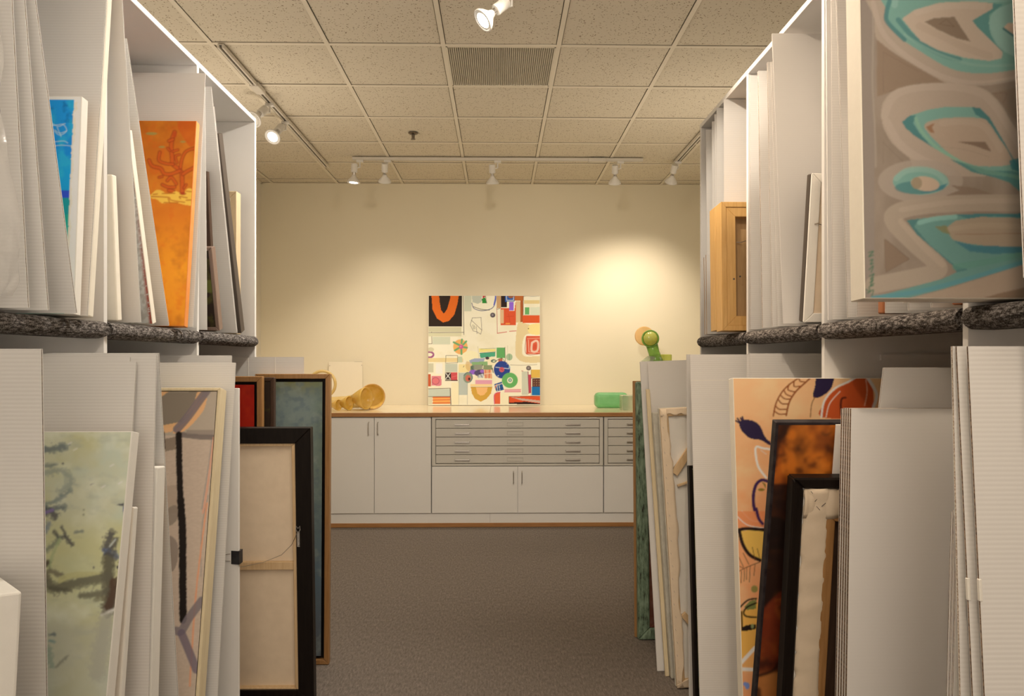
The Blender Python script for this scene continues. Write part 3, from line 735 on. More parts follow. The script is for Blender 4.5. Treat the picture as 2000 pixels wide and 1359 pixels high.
def art_peach(x, y):
    A = Art(x, y, (230,154,108), 1.0)
    A.put(grad_mask(y, 800, 1000), (226,132,86), .8); A.mottle((228,168,122), .02, .4, .75, .6, 2); A.mottle((196,140,92), .035, .55, .85, .5, 8)
    br, nav = (126,66,30), (34,24,50)
    A.frame(1400, 720, 4.247)
    A.line([(468,410),(490,300),(540,200),(605,130),(700,60)], 12, br); A.line([(575,405),(600,290),(655,195),(740,110),(800,50)], 14, br)
    for q in ([(480,370),(520,395),(575,392)], [(484,320),(520,352),(585,350)], [(505,262),(540,302),(596,305)], [(525,225),(560,258),(610,262)], [(555,182),(575,220),(622,240)], [(600,130),(590,180),(650,200)], [(640,105),(640,150),(690,150)], [(680,75),(690,105),(730,112)]):
        A.line(q, 11, br)
    A.poly([(838,40),(965,45),(960,130),(930,190),(870,235),(820,252),(796,230),(812,150)], nav, 1, True); A.line([(812,245),(785,310),(775,420)], 7, (110,60,30))
    A.poly([(870,420),(895,290),(980,180),(1100,115),(1180,60),(1240,60),(1290,160),(1300,250),(1285,420)], (172,72,30), 1, True)
    A.mottle((172,72,30), .05, .9, 1, 0)
    A.line([(866,420),(890,280),(975,170),(1090,108),(1170,60)], 16, (226,205,192)); A.line([(905,420),(935,300),(1020,195)], 8, (214,180,160)); A.line([(1240,60),(1300,160),(1325,235),(1300,330)], 26, (226,205,192)); A.line([(1235,90),(1245,200),(1225,320)], 8, (205,150,120))
    A.line([(1030,400),(1028,290),(1040,255),(1066,250)], 17, (80,28,14))
    A.poly([(185,480),(215,445),(300,452),(360,500),(400,590),(445,640),(440,665),(365,620),(280,605),(215,550)], nav, 1, True)
    for q in ([(195,475),(160,452)], [(195,465),(172,432)], [(210,455),(198,428)], [(220,450),(212,418)]): A.line(q, 14, nav)
    A.line([(450,700),(380,690),(330,678),(322,730),(345,850),(410,945)], 18, (232,210,196)); A.line([(365,708),(410,742)], 5, (232,205,190), .8)
    A.line([(420,975),(370,966),(325,1010),(304,1110),(318,1230),(385,1359)], 26, (52,28,66)); A.ell(370,1048,28,11,(120,98,30)); A.poly([(370,975),(405,1000),(405,1035)], (120,98,30))
    A.line([(210,1230),(290,1310),(400,1320)], 6, (232,205,190), .8)
    A.frame(1400, 1020, 4.008)
    A.poly([(140,-40),(400,-40),(400,100),(160,95)], (214,118,72), .8); A.line([(150,-10),(240,70),(370,96)], 7, (232,210,200)); A.line([(310,-60),(330,20),(360,60)], 22, (52,28,66))
    A.poly([(180,122),(260,112),(400,120),(400,345),(320,345),(250,280),(200,200)], (214,158,74), 1); A.line([(168,112),(240,100),(400,112)], 26, (30,18,16)); A.line([(178,120),(205,225),(260,310),(340,352)], 26, (30,18,16))
    b2 = (98,52,26)
    A.line([(175,440),(235,408),(340,366)], 6, b2)
    for q in ([(195,440),(192,530)], [(218,425),(215,520)], [(235,410),(235,505)], [(262,400),(257,525)], [(300,385),(292,475)], [(175,330),(212,410)], [(208,295),(252,385)], [(280,250),(300,350)], [(318,260),(335,330)], [(180,400),(215,420)]): A.line(q, 5, b2)
    A.ell(296,580,26,28,(130,116,60))
    A.poly([(185,760),(300,690),(330,690),(330,1090),(190,1130)], (206,150,68), .95); A.poly([(215,720),(265,672),(310,662),(310,735),(240,745)], (105,108,56))
    for q in ([(185,722),(245,668),(310,655)], [(310,690),(240,722),(212,765),(235,795),(310,802)], [(196,760),(200,900)]): A.line(q, 13, (28,16,12))
    A.poly([(195,882),(235,862),(310,858),(310,892),(255,905),(198,912)], (24,16,14)); A.ell(280,872,12,18,(120,125,80))
    A.poly([(195,1150),(320,1030),(320,1230),(200,1230)], (222,146,84)); A.line([(195,1155),(300,1040)], 28, (232,214,198)); A.line([(195,1206),(300,1208)], 28, (232,214,198))
    A.ell(240,1335,18,26,(104,122,168)); A.ell(222,1320,14,16,(104,122,168))
    return A
def art_collage(x, y):
    A = Art(x, y, (250,238,205), 1.65); A.frame(820, 560, 5.66)
    A.mottle((240,226,188), .05, .5, .8, .6, 4)
    R, L, E, P = A.rect, A.line, A.ell, A.poly
    gy, tan, ink, ora, red, grn = (205,205,180), (226,196,136), (42,34,30), (232,108,22), (222,84,42), (104,172,98)
    R(97,70,465,440,(40,24,14)); P([(126,60),(215,60),(215,150),(235,260),(265,298),(300,250),(335,130),(340,60),(436,60),(415,190),(380,310),(320,380),(255,395),(190,350),(140,250)], ora, 1)
    L([(478,70),(486,530)], 6, ink); L([(97,508),(486,505)], 5, ink); L([(128,450),(134,632)], 5, ink); L([(90,632),(134,630)], 5, ink)
    R(97,445,462,500,(214,204,166)); R(97,512,462,548,(222,212,172)); R(490,75,570,270,(208,206,178)); R(140,556,335,638,(216,214,184))
    P([(572,75),(690,75),(680,170),(640,190),(580,170)], (196,196,176)); P([(690,70),(722,70),(722,110),(695,130)], (190,60,60)); P([(684,135),(722,115),(738,180),(690,184)], (40,140,50)); L([(574,180),(600,240),(690,265),(800,235),(838,150),(838,75)], 8, (90,96,130)); L([(590,220),(680,250),(770,258)], 6, ink); L([(724,70),(730,130),(740,180)], 4, ink); L([(820,200),(836,120),(832,75)], 14, (80,90,190))
    R(848,75,896,235,(205,160,110)); R(896,75,962,228,(36,12,10)); R(940,75,1046,165,(30,90,170)); L([(955,90),(960,150),(1035,150),(1035,90)], 7, (225,225,210), smooth=False); E(1005,100,32,28,(150,90,60)); R(1046,75,1145,155,(190,104,40)); R(986,168,1038,262,(150,100,214))
    P([(890,235),(985,235),(985,265),(1045,265),(1060,160),(1060,425),(890,425)], red); P([(1062,160),(1108,160),(1112,400),(1062,395)], (224,190,140)); R(1110,155,1140,390,(176,88,34)); R(885,250,925,405,(228,186,140)); R(945,402,1000,418,(240,150,70)); L([(850,235),(856,515)], 5, (180,60,50)); L([(856,515),(960,500)], 7, (200,60,50)); L([(990,494),(1070,488)], 7, (200,50,50)); L([(850,250),(884,240)], 5, ink); L([(960,330),(1040,325)], 4, (200,60,30)); L([(980,300),(1000,420)], 5, (200,66,34))
    L([(1148,104),(1322,82)], 5, ink); L([(1150,96),(1240,104),(1322,100)], 4, ink); R(1150,150,1324,190,(232,204,140)); R(1160,225,1212,308,grn); R(1222,225,1324,308,(222,220,190)); L([(1150,312),(1324,312)], 4, (150,150,120)); R(1138,316,1326,402,(222,86,34)); L([(1146,75),(1142,312)], 4, ink)
    for q in ([(580,345),(676,340),(684,480),(672,525)], [(580,345),(556,420),(590,490),(630,500),(672,525)], [(568,370),(684,480)], [(585,420),(594,470)], [(600,430),(608,470)], [(622,440),(632,520)]): L(q, 4, ink, smooth=False)
    E(805,314,28,27,(84,74,80)); E(803,312,12,12,(150,140,140))
    P([(1080,415),(1140,400),(1330,470),(1330,530),(1210,520),(1150,560),(1130,700),(1160,770),(1330,770),(1330,835),(1160,835),(1075,790),(1055,700)], (230,204,150), .95, True); P([(1200,440),(1240,415),(1330,415),(1330,525),(1230,525),(1195,490)], (248,222,144), 1, True); E(1200,464,6,6,ink)
    R(1176,545,1330,745,(220,92,60)); L([(1240,620),(1285,598),(1308,625),(1302,700),(1265,722),(1234,700),(1240,620)], 22, (236,196,170)); R(1250,640,1292,690,(214,80,50)); L([(1176,560),(1174,740),(1330,742)], 6, (170,40,30)); L([(1190,575),(1330,570)], 5, (240,180,150)); L([(1200,590),(1205,720)], 6, (244,190,160)); L([(1210,722),(1320,728)], 5, (244,190,160))
    E(448,665,80,82,(242,178,100)); E(450,665,18,18,(232,200,150))
    for q in ([(374,615),(440,648)], [(465,585),(460,625)], [(512,605),(478,640)], [(386,705),(430,678)], [(460,745),(458,695)], [(520,675),(480,668)]): L(q, 21, (112,168,110))
    E(456,665,24,24,(210,90,150)); E(452,662,10,10,(226,130,180))
    E(110,752,50,40,(160,84,130)); E(108,752,30,20,(250,234,200)); R(85,745,140,760,(250,236,205)); R(92,790,480,832,(236,210,150)); E(120,695,36,24,(218,206,168))
    L([(288,760),(416,762),(416,840),(284,846),(288,760)], 4, ink, smooth=False); R(418,775,470,840,(200,206,170)); R(280,855,416,940,(200,202,180)); R(92,850,150,945,(208,200,168)); R(175,850,250,960,(244,238,220)); R(278,945,345,1028,(58,46,42)); L([(286,955),(336,1018)], 7, (240,232,220)); L([(336,955),(286,1018)], 7, (240,232,220)); R(345,945,416,1032,(212,82,86)); R(280,1032,418,1040,(60,50,46)); L([(350,1000),(410,985)], 5, (230,120,110))
    R(88,965,118,1100,(204,92,50)); P([(130,985),(235,985),(240,1085),(220,1098),(130,1090)], (226,130,140)); E(174,1042,42,40,(160,70,90)); E(174,1042,37,35,(228,120,124)); L([(118,975),(124,1098)], 4, (150,60,60))
    R(92,1130,335,1212,(204,206,186)); L([(88,1128),(335,1122)], 6, (60,54,48)); L([(336,1125),(342,1300)], 9, (70,56,48)); R(92,1215,140,1300,(222,210,176)); R(142,1218,334,1295,(244,170,90)); L([(142,1224),(334,1220)], 9, (222,86,46)); L([(142,1252),(334,1248)], 7, (222,86,46)); L([(142,1285),(334,1282)], 9, (222,86,46)); L([(88,1214),(334,1212)], 5, (60,54,48))
    R(430,950,528,1196,(190,194,182)); L([(430,950),(428,1300)], 4, (150,150,130)); L([(524,1070),(524,1300)], 4, (170,168,150)); R(350,1060,428,1300,(248,232,190))
    P([(562,1108),(802,1105),(785,1180),(735,1240),(675,1270),(610,1240),(575,1180)], (216,164,66), 1); P([(618,1108),(750,1106),(740,1160),(710,1195),(670,1204),(635,1180)], (246,188,120), 1); R(612,1030,800,1078,(230,162,180)); R(560,1078,800,1102,(248,214,150)); L([(560,1108),(800,1108)], 4, (150,120,70))
    P([(430,860),(540,855),(560,900),(540,945),(430,945)], (244,222,160)); E(556,870,52,70,(216,176,110),.7); E(560,770,95,60,(252,238,190)); L([(488,875),(480,890)], 5, ink)
    P([(650,685),(840,690),(840,715),(655,725)], (244,226,140)); P([(660,735),(832,722),(832,770),(668,790)], (80,168,130)); R(848,672,944,788,grn); L([(640,660),(660,850)], 4, (200,190,160)); L([(670,690),(840,680)], 4, (120,140,100)); L([(940,670),(944,830)], 5, ink); L([(660,735),(834,722)], 4, ink)
    P([(545,815),(600,795),(720,790),(700,850),(560,850)], (160,168,190)); P([(570,835),(745,825),(750,870),(580,875)], (140,178,120)); P([(590,865),(690,865),(690,915),(590,920)], (150,150,130)); P([(560,880),(600,870),(600,930),(560,925)], (110,130,110)); L([(575,870),(590,920),(700,915)], 5, ink); L([(690,860),(700,920)], 5, ink); E(790,825,45,46,(250,232,190)); E(815,822,30,18,(60,90,80)); E(820,824,18,10,(210,214,180)); E(745,790,22,16,(70,50,60)); P([(865,800),(912,792),(915,830),(870,835)], (190,110,80)); L([(830,830),(900,790),(940,830)], 5, ink); E(590,945,45,26,(150,100,200)); E(660,955,60,36,(88,76,110)); E(690,935,26,18,(160,110,196)); P([(640,975),(700,960),(705,1005),(645,1010)], (200,200,200)); L([(640,1000),(660,960),(690,1005)], 5, ink); P([(706,920),(790,915),(800,1015),(712,1010)], (232,170,130)); L([(725,925),(730,1010)], 8, (222,96,60)); L([(770,920),(765,1010)], 10, (224,100,60)); L([(710,965),(795,955)], 7, (240,220,190)); P([(700,870),(800,870),(800,915),(706,915)], (140,150,110)); L([(800,900),(810,950)], 8, ink)
    E(907,918,90,96,(38,66,140)); L([(838,890),(985,908)], 8, (200,206,214)); E(905,918,28,28,(206,90,100)); L([(890,910),(920,925)], 4, (120,40,60)); E(990,890,10,10,(150,190,200)); E(865,985,8,6,(200,206,214))
    E(994,1034,88,84,(104,176,98)); E(996,1035,32,33,(240,232,200)); E(997,1033,20,20,(96,140,120)); E(998,1033,11,12,(180,210,190)); E(988,778,36,38,(168,190,150)); L([(988,745),(990,812)], 4, (120,150,110)); E(530,1008,50,56,(136,150,128)); E(532,1012,30,36,(210,110,90)); L([(486,980),(520,950),(565,960),(580,1010),(555,1050)], 8, (80,100,110)); E(545,1020,12,16,(60,36,40))
    P([(820,1078),(905,1050),(928,1140),(845,1158)], (32,88,150)); L([(826,1095),(910,1070)], 7, (240,220,190)); L([(832,1120),(850,1080)], 8, (230,120,60)); L([(860,1150),(850,1085)], 7, (235,225,205)); L([(885,1145),(875,1090)], 6, (235,225,205)); L([(836,1138),(915,1120)], 5, (20,30,60))
    R(935,1135,1115,1165,(236,180,180)); L([(935,1140),(1115,1136)], 6, (214,90,110)); L([(935,1163),(1115,1160)], 6, (214,90,110)); P([(825,1295),(822,1200),(850,1170),(888,1165),(885,1295)], (232,100,60)); L([(825,1295),(822,1200),(850,1172),(888,1166)], 8, (214,70,130)); R(890,1175,980,1300,(250,234,196))
    P([(985,1215),(1330,1208),(1330,1300),(985,1290)], (222,84,40)); P([(1000,1218),(1330,1258),(1330,1285),(1120,1256)], (206,170,150)); P([(985,1280),(1180,1270),(1330,1292),(1330,1300),(985,1296)], (50,26,22)); L([(985,1215),(985,1290)], 6, (90,40,30)); L([(985,1212),(1330,1206)], 5, (90,40,30))
    R(1125,935,1195,1196,(206,204,180)); R(1200,970,1232,1175,(196,70,86)); L([(1196,940),(1205,1180)], 8, (150,60,80)); R(1230,915,1330,1008,(226,180,80)); R(1240,1018,1330,1105,(96,56,44)); R(1238,1105,1330,1200,(20,110,170)); L([(1232,1010),(1330,1015)], 6, (60,40,40)); L([(1228,910),(1228,1200)], 4, (120,80,70))
    for i in range(3):
        for j in range(3): E(1262+28*i,1035+26*j,5,4,(190,150,110))
    E(1202,900,27,26,(98,84,82)); E(1201,899,14,13,(150,136,130)); L([(1000,865),(1130,868),(1295,862)], 4, (130,120,100)); L([(965,860),(970,650)], 3, (210,200,170)); L([(1125,930),(1140,935)], 6, (170,50,50))
    return A
def art_sage(x, y):
    A = Art(x, y, (178,172,142), 1.05)
    A.mottle((168,172,152), .014, .45, .7, .7, 3); A.mottle((172,164,116), .012, .5, .75, .75*1.0, 11); A.mottle((196,190,166), .025, .55, .8, .6, 5); A.mottle((150,150,130), .04, .58, .85, .5, 17, 1, 2.0)
    A.put(grad_mask(y, 1010, 1080)*grad_mask(y, 1240, 1180), (176,168,112), .55)
    d, g = (58,54,62), (84,92,92)
    A.put(grad_mask(y, 1235, 1270), (158,152,132), .6)
    L = lambda p, w, c, a=1, r=1.0: (A.line(p, w*1.15, c, a*.7, True, r*.9, 12), A.line(p, w*.7, c, a*.75, True, r*.9, 31))
    A.frame(0, 660, 3.775)
    L([(300,835),(380,840),(470,820)], 60, g, .8, 1.5); L([(300,985),(400,970)], 30, g, .6, 1.5); L([(320,1040),(450,1020),(520,1110),(440,1190)], 50, (110,120,112), .45, 1.6); L([(310,1300),(400,1270),(520,1180)], 34, (96,106,104), .6, 1.6); L([(300,1340),(460,1325)], 46, g, .8, 1.4)
    A.ell(458,960,8,7,d); A.poly([(655,1135),(685,1125),(660,1142)], d); A.poly([(845,1300),(905,1290),(905,1315)], d); L([(906,1320),(910,1400)], 14, (70,70,120), .9)
    for q in ((820,975),(880,1120),(755,1152),(550,840),(510,790)): A.line([(q[0]-12,q[1]+8),(q[0]+14,q[1]-8)], 9, (222,220,190), .8)
    A.frame(0, 1000, 3.786)
    L([(310,90),(360,80),(390,110)], 70, d, .8, 1.4); L([(330,80),(380,60)], 26, (120,100,140), .8, 1.0); L([(320,230),(350,170)], 40, (90,100,120), .6, 1.5); L([(390,240),(430,290),(470,260),(440,200)], 26, d, .75, 1.6); L([(480,290),(520,340)], 34, d, .8, 1.6); L([(330,380),(400,330),(430,280)], 40, (88,92,84), .6, 1.6); L([(320,510),(345,490)], 46, (60,44,44), .9, 1.0)
    L([(350,540),(370,440),(430,300)], 22, (150,156,110), .7, 1.5); L([(540,245),(600,235)], 20, g, .6, 1.6)
    L([(810,260),(790,330),(780,400)], 60, d, .85, 1.5); L([(850,300),(820,380)], 34, d, .8, 1.5); L([(770,400),(850,440)], 46, (96,110,140), .8, 1.4); L([(800,360),(845,300)], 10, (190,190,190), .7, 1)
    L([(800,440),(790,560),(800,700),(790,860)], 95, (72,66,54), .9, .8); L([(830,640),(815,760),(770,880)], 70, (74,52,40), .85, .8)
    L([(330,640),(400,690),(550,650),(760,610)], 90, (92,86,70), .9, .8); L([(320,600),(360,560),(450,600)], 46, (100,90,74), .8, 1.3); L([(590,750),(720,735),(770,700)], 50, (92,86,70), .85, .9); L([(350,690),(500,710)], 30, (84,78,64), .7, 1)
    A.poly([(420,655),(500,620),(640,600),(740,570),(560,560),(430,600)], (170,162,112), .85, True)
    L([(690,780),(760,780)], 40, (100,92,70), .6, 1.3); L([(740,905),(830,860)], 22, (210,206,184), .9, 1.3); L([(770,930),(740,1100),(700,1359)], 110, (150,144,126), .7, .8); L([(350,1060),(390,1050)], 22, g, .8, 1.5); L([(350,1100),(380,1110)], 22, (100,124,118), .8, 1.5); L([(345,1160),(360,1300)], 40, (124,134,116), .7, 1.5); L([(400,1300),(440,1260),(480,1220)], 22, (110,104,90), .6, 1.5)
    A.ell(680,528,6,10,d); A.ell(858,525,8,14,d); A.ell(608,100,7,9,(120,120,90)); A.ell(610,60,6,8,(120,120,90))
    return A
def art_coral(x, y):
    A = Art(x, y, (196,108,24), 1.2); A.put(grad_mask(y, 420, 520), (222,138,28)); A.put(grad_mask(y, 590, 640), (214,128,34), .6)
    A.put(grad_mask(y, 430, 250), (170,88,20), .75); A.mottle((206,124,32), .03, .45, .75, .5, 4); A.mottle((160,82,18), .04, .55, .8, .5, 6); A.mottle((196,74,16), .06, .6, .8, .35, 21)
    A.frame(260, 220, 6.18)
    A.poly([(560,90),(780,90),(760,330),(690,420),(600,300),(540,180)], (186,72,18), .55, True)
    dk, br = (128,40,16), (190,84,22)
    for q, w_ in (([(590,990),(590,800),(570,720),(480,640),(470,560),(460,420),(470,330),(500,240)], 46), ([(560,720),(450,760),(370,750),(330,690),(230,660),(190,590)], 40), ([(480,640),(390,630),(310,590),(320,490)], 34), ([(600,760),(660,720),(740,680)], 40), ([(570,680),(590,570),(640,480),(740,440)], 34), ([(480,480),(540,460)], 26), ([(440,470),(415,440)], 26), ([(430,350),(480,330)], 36), ([(520,880),(460,800),(410,840)], 34), ([(500,920),(420,920),(350,890)], 34), ([(350,790),(310,800)], 26), ([(610,930),(640,890)], 26), ([(530,620),(510,540),(560,520)], 24), ([(430,960),(480,970)], 40)):
        A.line(q, w_+12, dk, .75)
        A.line(q, w_-8, br, .8)
    A.ell(500,270,26,40,(170,62,20),.8)
    for q in ((220,258,70,18),(600,360,34,11),(345,425,38,12)): A.ell(*q, (146,130,66), .9)
    A.poly([(210,1010),(300,950),(420,1000),(520,970),(600,1010),(650,940),(720,960),(720,1130),(650,1140),(500,1110),(360,1120),(280,1070),(200,1050)], (226,172,66), .95, True)
    for q in ([(240,1008),(290,1004)], [(350,998),(500,995)], [(220,1035),(420,1045),(460,1080),(620,1105)], [(370,1108),(540,1110)], [(570,1060),(560,1035),(650,1050)], [(640,1080),(720,1075)], [(420,1060),(440,1110)], [(640,970),(700,975)]): A.line(q, 14, (170,92,22), .9)
    A.ell(600,1000,40,18,(150,50,20),.8)
    return A
def art_linen(x, y):
    A = Art(x, y, (168,146,124), 1.0); A.mottle((178,156,134), .2, .4, .7, .6, 4, 1, 3)
    A.frame(300, 660, 3.775)
    A.poly([(-200,395),(470,395),(440,760),(-200,740)], (152,136,116), .8)
    A.poly([(40,420),(140,400),(260,395),(330,395),(290,520),(180,660),(60,670)], (112,98,82), .95, True); A.mottle((112,98,82), .1, .9, 1, 0)
    A.poly([(320,395),(370,395),(300,520),(200,640),(130,720),(80,730),(60,670),(200,640),(300,480)], (208,150,100), .9); A.poly([(330,480),(390,440),(370,540),(300,640),(240,700),(180,735),(140,720),(250,620)], (206,148,98), .9, True)
    A.line([(390,390),(330,480),(250,600),(170,700)], 62, (104,90,90), .9); A.poly([(30,390),(110,395),(40,450)], (206,148,98), .9)
    A.line([(210,745),(330,760),(440,765)], 44, (96,84,78), .85); A.poly([(240,705),(440,705),(440,745),(240,740)], (128,112,98), .8)
    A.poly([(70,780),(160,760),(158,860),(80,880)], (116,98,80), .9); A.line([(425,790),(400,1000),(350,1330)], 6, (120,116,110), .9); A.line([(440,770),(400,1100),(360,1359)], 16, (196,130,96), .6)
    A.line([(182,742),(185,1000),(195,1400)], 46, (22,14,10), 1, False, .15); A.line([(62,735),(66,850)], 30, (22,14,10), 1, False, .3); A.poly([(85,1150),(160,1140),(165,1359),(100,1359)], (150,128,106), .7)
    A.frame(300, 1000, 3.786)
    A.line([(195,-20),(207,200),(210,880)], 56, (22,14,10), 1, False, .2); A.mottle((22,14,10), .1, .95, 1, 0)
    A.poly([(95,50),(165,20),(165,130),(100,170)], (122,106,90), .85, True); A.poly([(100,260),(170,310),(165,460),(120,510)], (120,104,90), .85, True)
    A.line([(400,-60),(350,200),(345,560)], 5, (110,106,102), .8); A.line([(390,0),(320,560),(290,900),(262,1359)], 12, (222,130,86), .8)
    A.line([(350,740),(260,860),(200,960),(160,960)], 62, (104,92,92), .85); A.line([(200,980),(260,1120),(310,1240)], 62, (98,84,92), .85)
    return A
def art_red(x, y):
    A = Art(x, y, (138,22,8), .9); A.mottle((150,34,10), .06, .4, .7, .6, 3); A.mottle((112,14,6), .03, .55, .8, .6, 9); return A
def art_blue(x, y):
    A = Art(x, y, (104,112,104), .95); A.put(grad_mask(y, 775, 742), (104,98,42), .85); A.put(grad_mask(x, 600, 634), (84,98,78), .6); A.put(grad_mask(y, 900, 1120), (70,86,98), .8); A.put(grad_mask(y, 1120, 1270), (72,68,70), .8)
    A.mottle((118,124,114), .06, .5, .75, .5, 3); A.mottle((78,88,92), .1, .5, .75, .5, 12); return A
def art_amber(x, y):
    A = Art(x, y, (150,74,18), .95)
    A.put(grad_mask(y, 925, 965), (70,30,12), .8); A.put(grad_mask(y, 1110, 1180), (96,34,14), .8); A.put(grad_mask(y, 1262, 1285), (140,86,40), .9)
    A.mottle((178,98,28), .02, .4, .7, .8, 5); A.mottle((36,16,10), .03, .5, .7, .8, 8); A.mottle((100,40,14), .08, .5, .8, .5, 13)
    A.frame(1400, 720, 4.247)
    A.poly([(400,440),(640,450),(600,520),(530,600),(500,760),(440,1000),(380,1400),(300,1400)], (28,14,10), .92, True); A.poly([(640,455),(1010,445),(960,860),(640,880),(540,800),(560,640)], (176,96,26), .55, True)
    A.mottle((96,44,14), .03, .5, .72, .8, 41); A.mottle((58,26,12), .055, .58, .76, .8, 43); A.mottle((196,112,38), .03, .6, .8, .6, 47)
    A.line([(870,520),(900,540),(950,520)], 12, (60,36,16), .8); A.poly([(330,900),(640,900),(640,1400),(300,1400)], (24,12,9), .9)
    A.frame(1400, 1020, 4.008)
    A.poly([(340,-50),(580,-50),(580,420),(440,500),(300,620)], (20,11,8), .93, True); A.poly([(360,580),(560,440),(570,950),(480,1020),(340,1060),(330,700)], (94,34,14), .75, True)
    A.line([(310,1090),(440,1050),(490,985)], 22, (28,14,9), .9); A.poly([(300,1110),(540,1040),(540,1400),(320,1400)], (150,92,44), .8); A.line([(330,1200),(340,1359)], 50, (40,20,12), .85); A.line([(370,1320),(520,1310)], 14, (70,36,18), .7); A.mottle((30,14,9), .03, .56, .74, .7, 53)
    return A
def art_sea(x, y):
    A = Art(x, y, (236,230,214), 1.1); ed = 143-(y-195)*.045
    rag = (fbm(x*0, y, .08, 4)-.5)*10
    m = (x < ed+rag*.35+1)*(y > 195)
    A.put((x < ed+5+rag)*(y > 200)*1.0, (205,190,165), .8)
    A.put(m*1.0, (22,128,186)); A.put(m*grad_mask(y, 230, 300), (14,120,196)); A.put(m*grad_mask(y, 318, 330), (20,140,206)); A.put(m*(y > 373), (44,70,170)); A.put(m*(y > 388), (20,132,130)); A.put(m*(y > 420), (30,150,120), .7)
    f = fbm(x, y, .05, 6); A.put(m*np.clip((f-.5)*4, 0, 1)*(y < 373), (40,156,210), .8)
    f2 = fbm(x, y, .08, 16); A.put(m*np.clip((f2-.6)*5, 0, 1)*(y < 240), (10,90,150), .8)
    A.frame(0, 0, 3.775)
    for q in ([(385,915),(430,935),(470,925),(490,970),(440,1000),(400,970)], [(380,930),(480,915)], [(400,960),(440,985),(492,968)], [(385,1085),(450,1075),(530,1082)], [(400,1050),(470,1045),(500,1060)], [(420,940),(450,1010)]): A.line(q, 5, (190,220,226), .7)
    return A
def art_moss(x, y):
    A = Art(x, y, (66,64,34), .9); A.mottle((92,84,40), .09, .45, .65, .9, 3); A.mottle((44,66,70), .07, .55, .7, .8, 8); A.mottle((24,24,16), .12, .55, .7, .8, 15); return A
def art_dark(x, y):
    A = Art(x, y, (38,26,18), .9); A.mottle((70,64,24), .08, .5, .7, .7, 3); A.put(((y > 545)&(y < 570)).astype(float), (84,84,36), .8); return A
def art_rustedge(x, y):
    A = Art(x, y, (176,168,154), 1.0); A.mottle((150,140,125), .15, .4, .6, .8, 3)
    ed = 250+(y-254)*.1276; m = grad_mask(x, ed-9, ed-3)*grad_mask(y, 380, 560)
    return A.put(m*(fbm(x, y, .3, 5) > .35), (140,52,28)).put(grad_mask(x, ed-5, ed-1)*(fbm(x, y, .3, 8) > .5), (130,90,76), .8)
# ------------------------------------------------------------------ left rack, upper shelf (front to back)
board('white corrugated board at the photo left edge, behind the plastic wrap', -1, frame((22,0),(55,612),-1.02,S_UP,2.42), .62)
board('second white corrugated board from the left edge, upper left shelf', -1, frame((47,0),(94,614),-1.02,S_UP,2.42), .64)
board('steeply leaning white corrugated board covering the blue canvas', -1, frame((68,0),(150,622),-1.02,S_UP,2.42), .66)
canvas('white canvas with ragged blue sea painting on the upper left shelf', -1, frame((160,188),(145,600),-1.05,S_UP), .5, .030, 'canvas', art_sea, .0016)
board('tall white corrugated board right behind the blue sea canvas', -1, frame((207,0),(169,625),-1.05,S_UP,2.42), .62, .005)
canvas('tall blank cream canvas against the first upright of left rack', -1, frame((209.5,0),(172,625),-1.06,S_UP,2.42), .55, .027, 'canvas_cream')
canvas('short narrow white canvas just right of the first left upright', -1, frame((218.5,340),(230,634),-1.10,S_UP), .3, .028, 'canvas_cream')
board('smooth cream-lit board behind the short white canvas, second left bay', -1, frame((238,0),(275,635),-1.075,S_UP,2.42), .6, .005, 'corr_smooth')
canvas('white canvas with rust-red front edge, second bay of left shelf', -1, frame((250,254),(299,638),-1.09,S_UP), .5, .026, 'canvas_cream', art_rustedge, .003)
board('leaning white corrugated board left of the orange coral painting', -1, frame((246,75),(330,642),-1.09,S_UP), .6)
canvas('orange coral painting with bright orange edges on the upper left shelf', -1, frame((384,236),(360,642),-1.05,S_UP), .42, .028, 'orange_side', art_coral, .0020, cat='painting')
board('wide white board standing behind the orange coral painting', -1, frame((401,143),(376,645),-1.045,S_UP), .55, .005)
board('thin white board between orange painting and second left upright', -1, frame((397,172),(384,645),-1.06,S_UP), .5, .004, 'corr_smooth')
board('upright white board at the near side of the third left bay', -1, frame((400,168),(404,650),-1.09,S_UP), .55, .005, 'corr_smooth')
framed('thin dark brown frame behind the small taupe one, third left bay', -1, frame((404,334),(421,650),-1.12,S_UP), .4, .026, .03, 'darkwood', art_dark, .006)
framed('small dark picture in a taupe frame, third left bay', -1, frame((413,483),(429,650),-1.08,S_UP), .36, .040, .014, 'taupewood', art_dark, .004)
board('white corrugated board leaning behind the small dark frames', -1, frame((412,169),(462,652),-1.09,S_UP), .55)
board('narrow-looking white board behind the leaning one, third left bay', -1, frame((418,208),(464,655),-1.09,S_UP), .5, .004)
framed('long charcoal frame leaning steeply at the end of left shelf', -1, frame((427,261),(472,655),-1.09,S_UP), .45, .046, .03, 'charcoal', art_dark, .006)
t = framed('small beige wooden panel standing behind the charcoal frame', -1, frame((462,373),(462,600),-1.14,S_UP), .30, .055, .028, 'beigewood', None, panel='canvas_cream', name='wooden_board', cat='board')

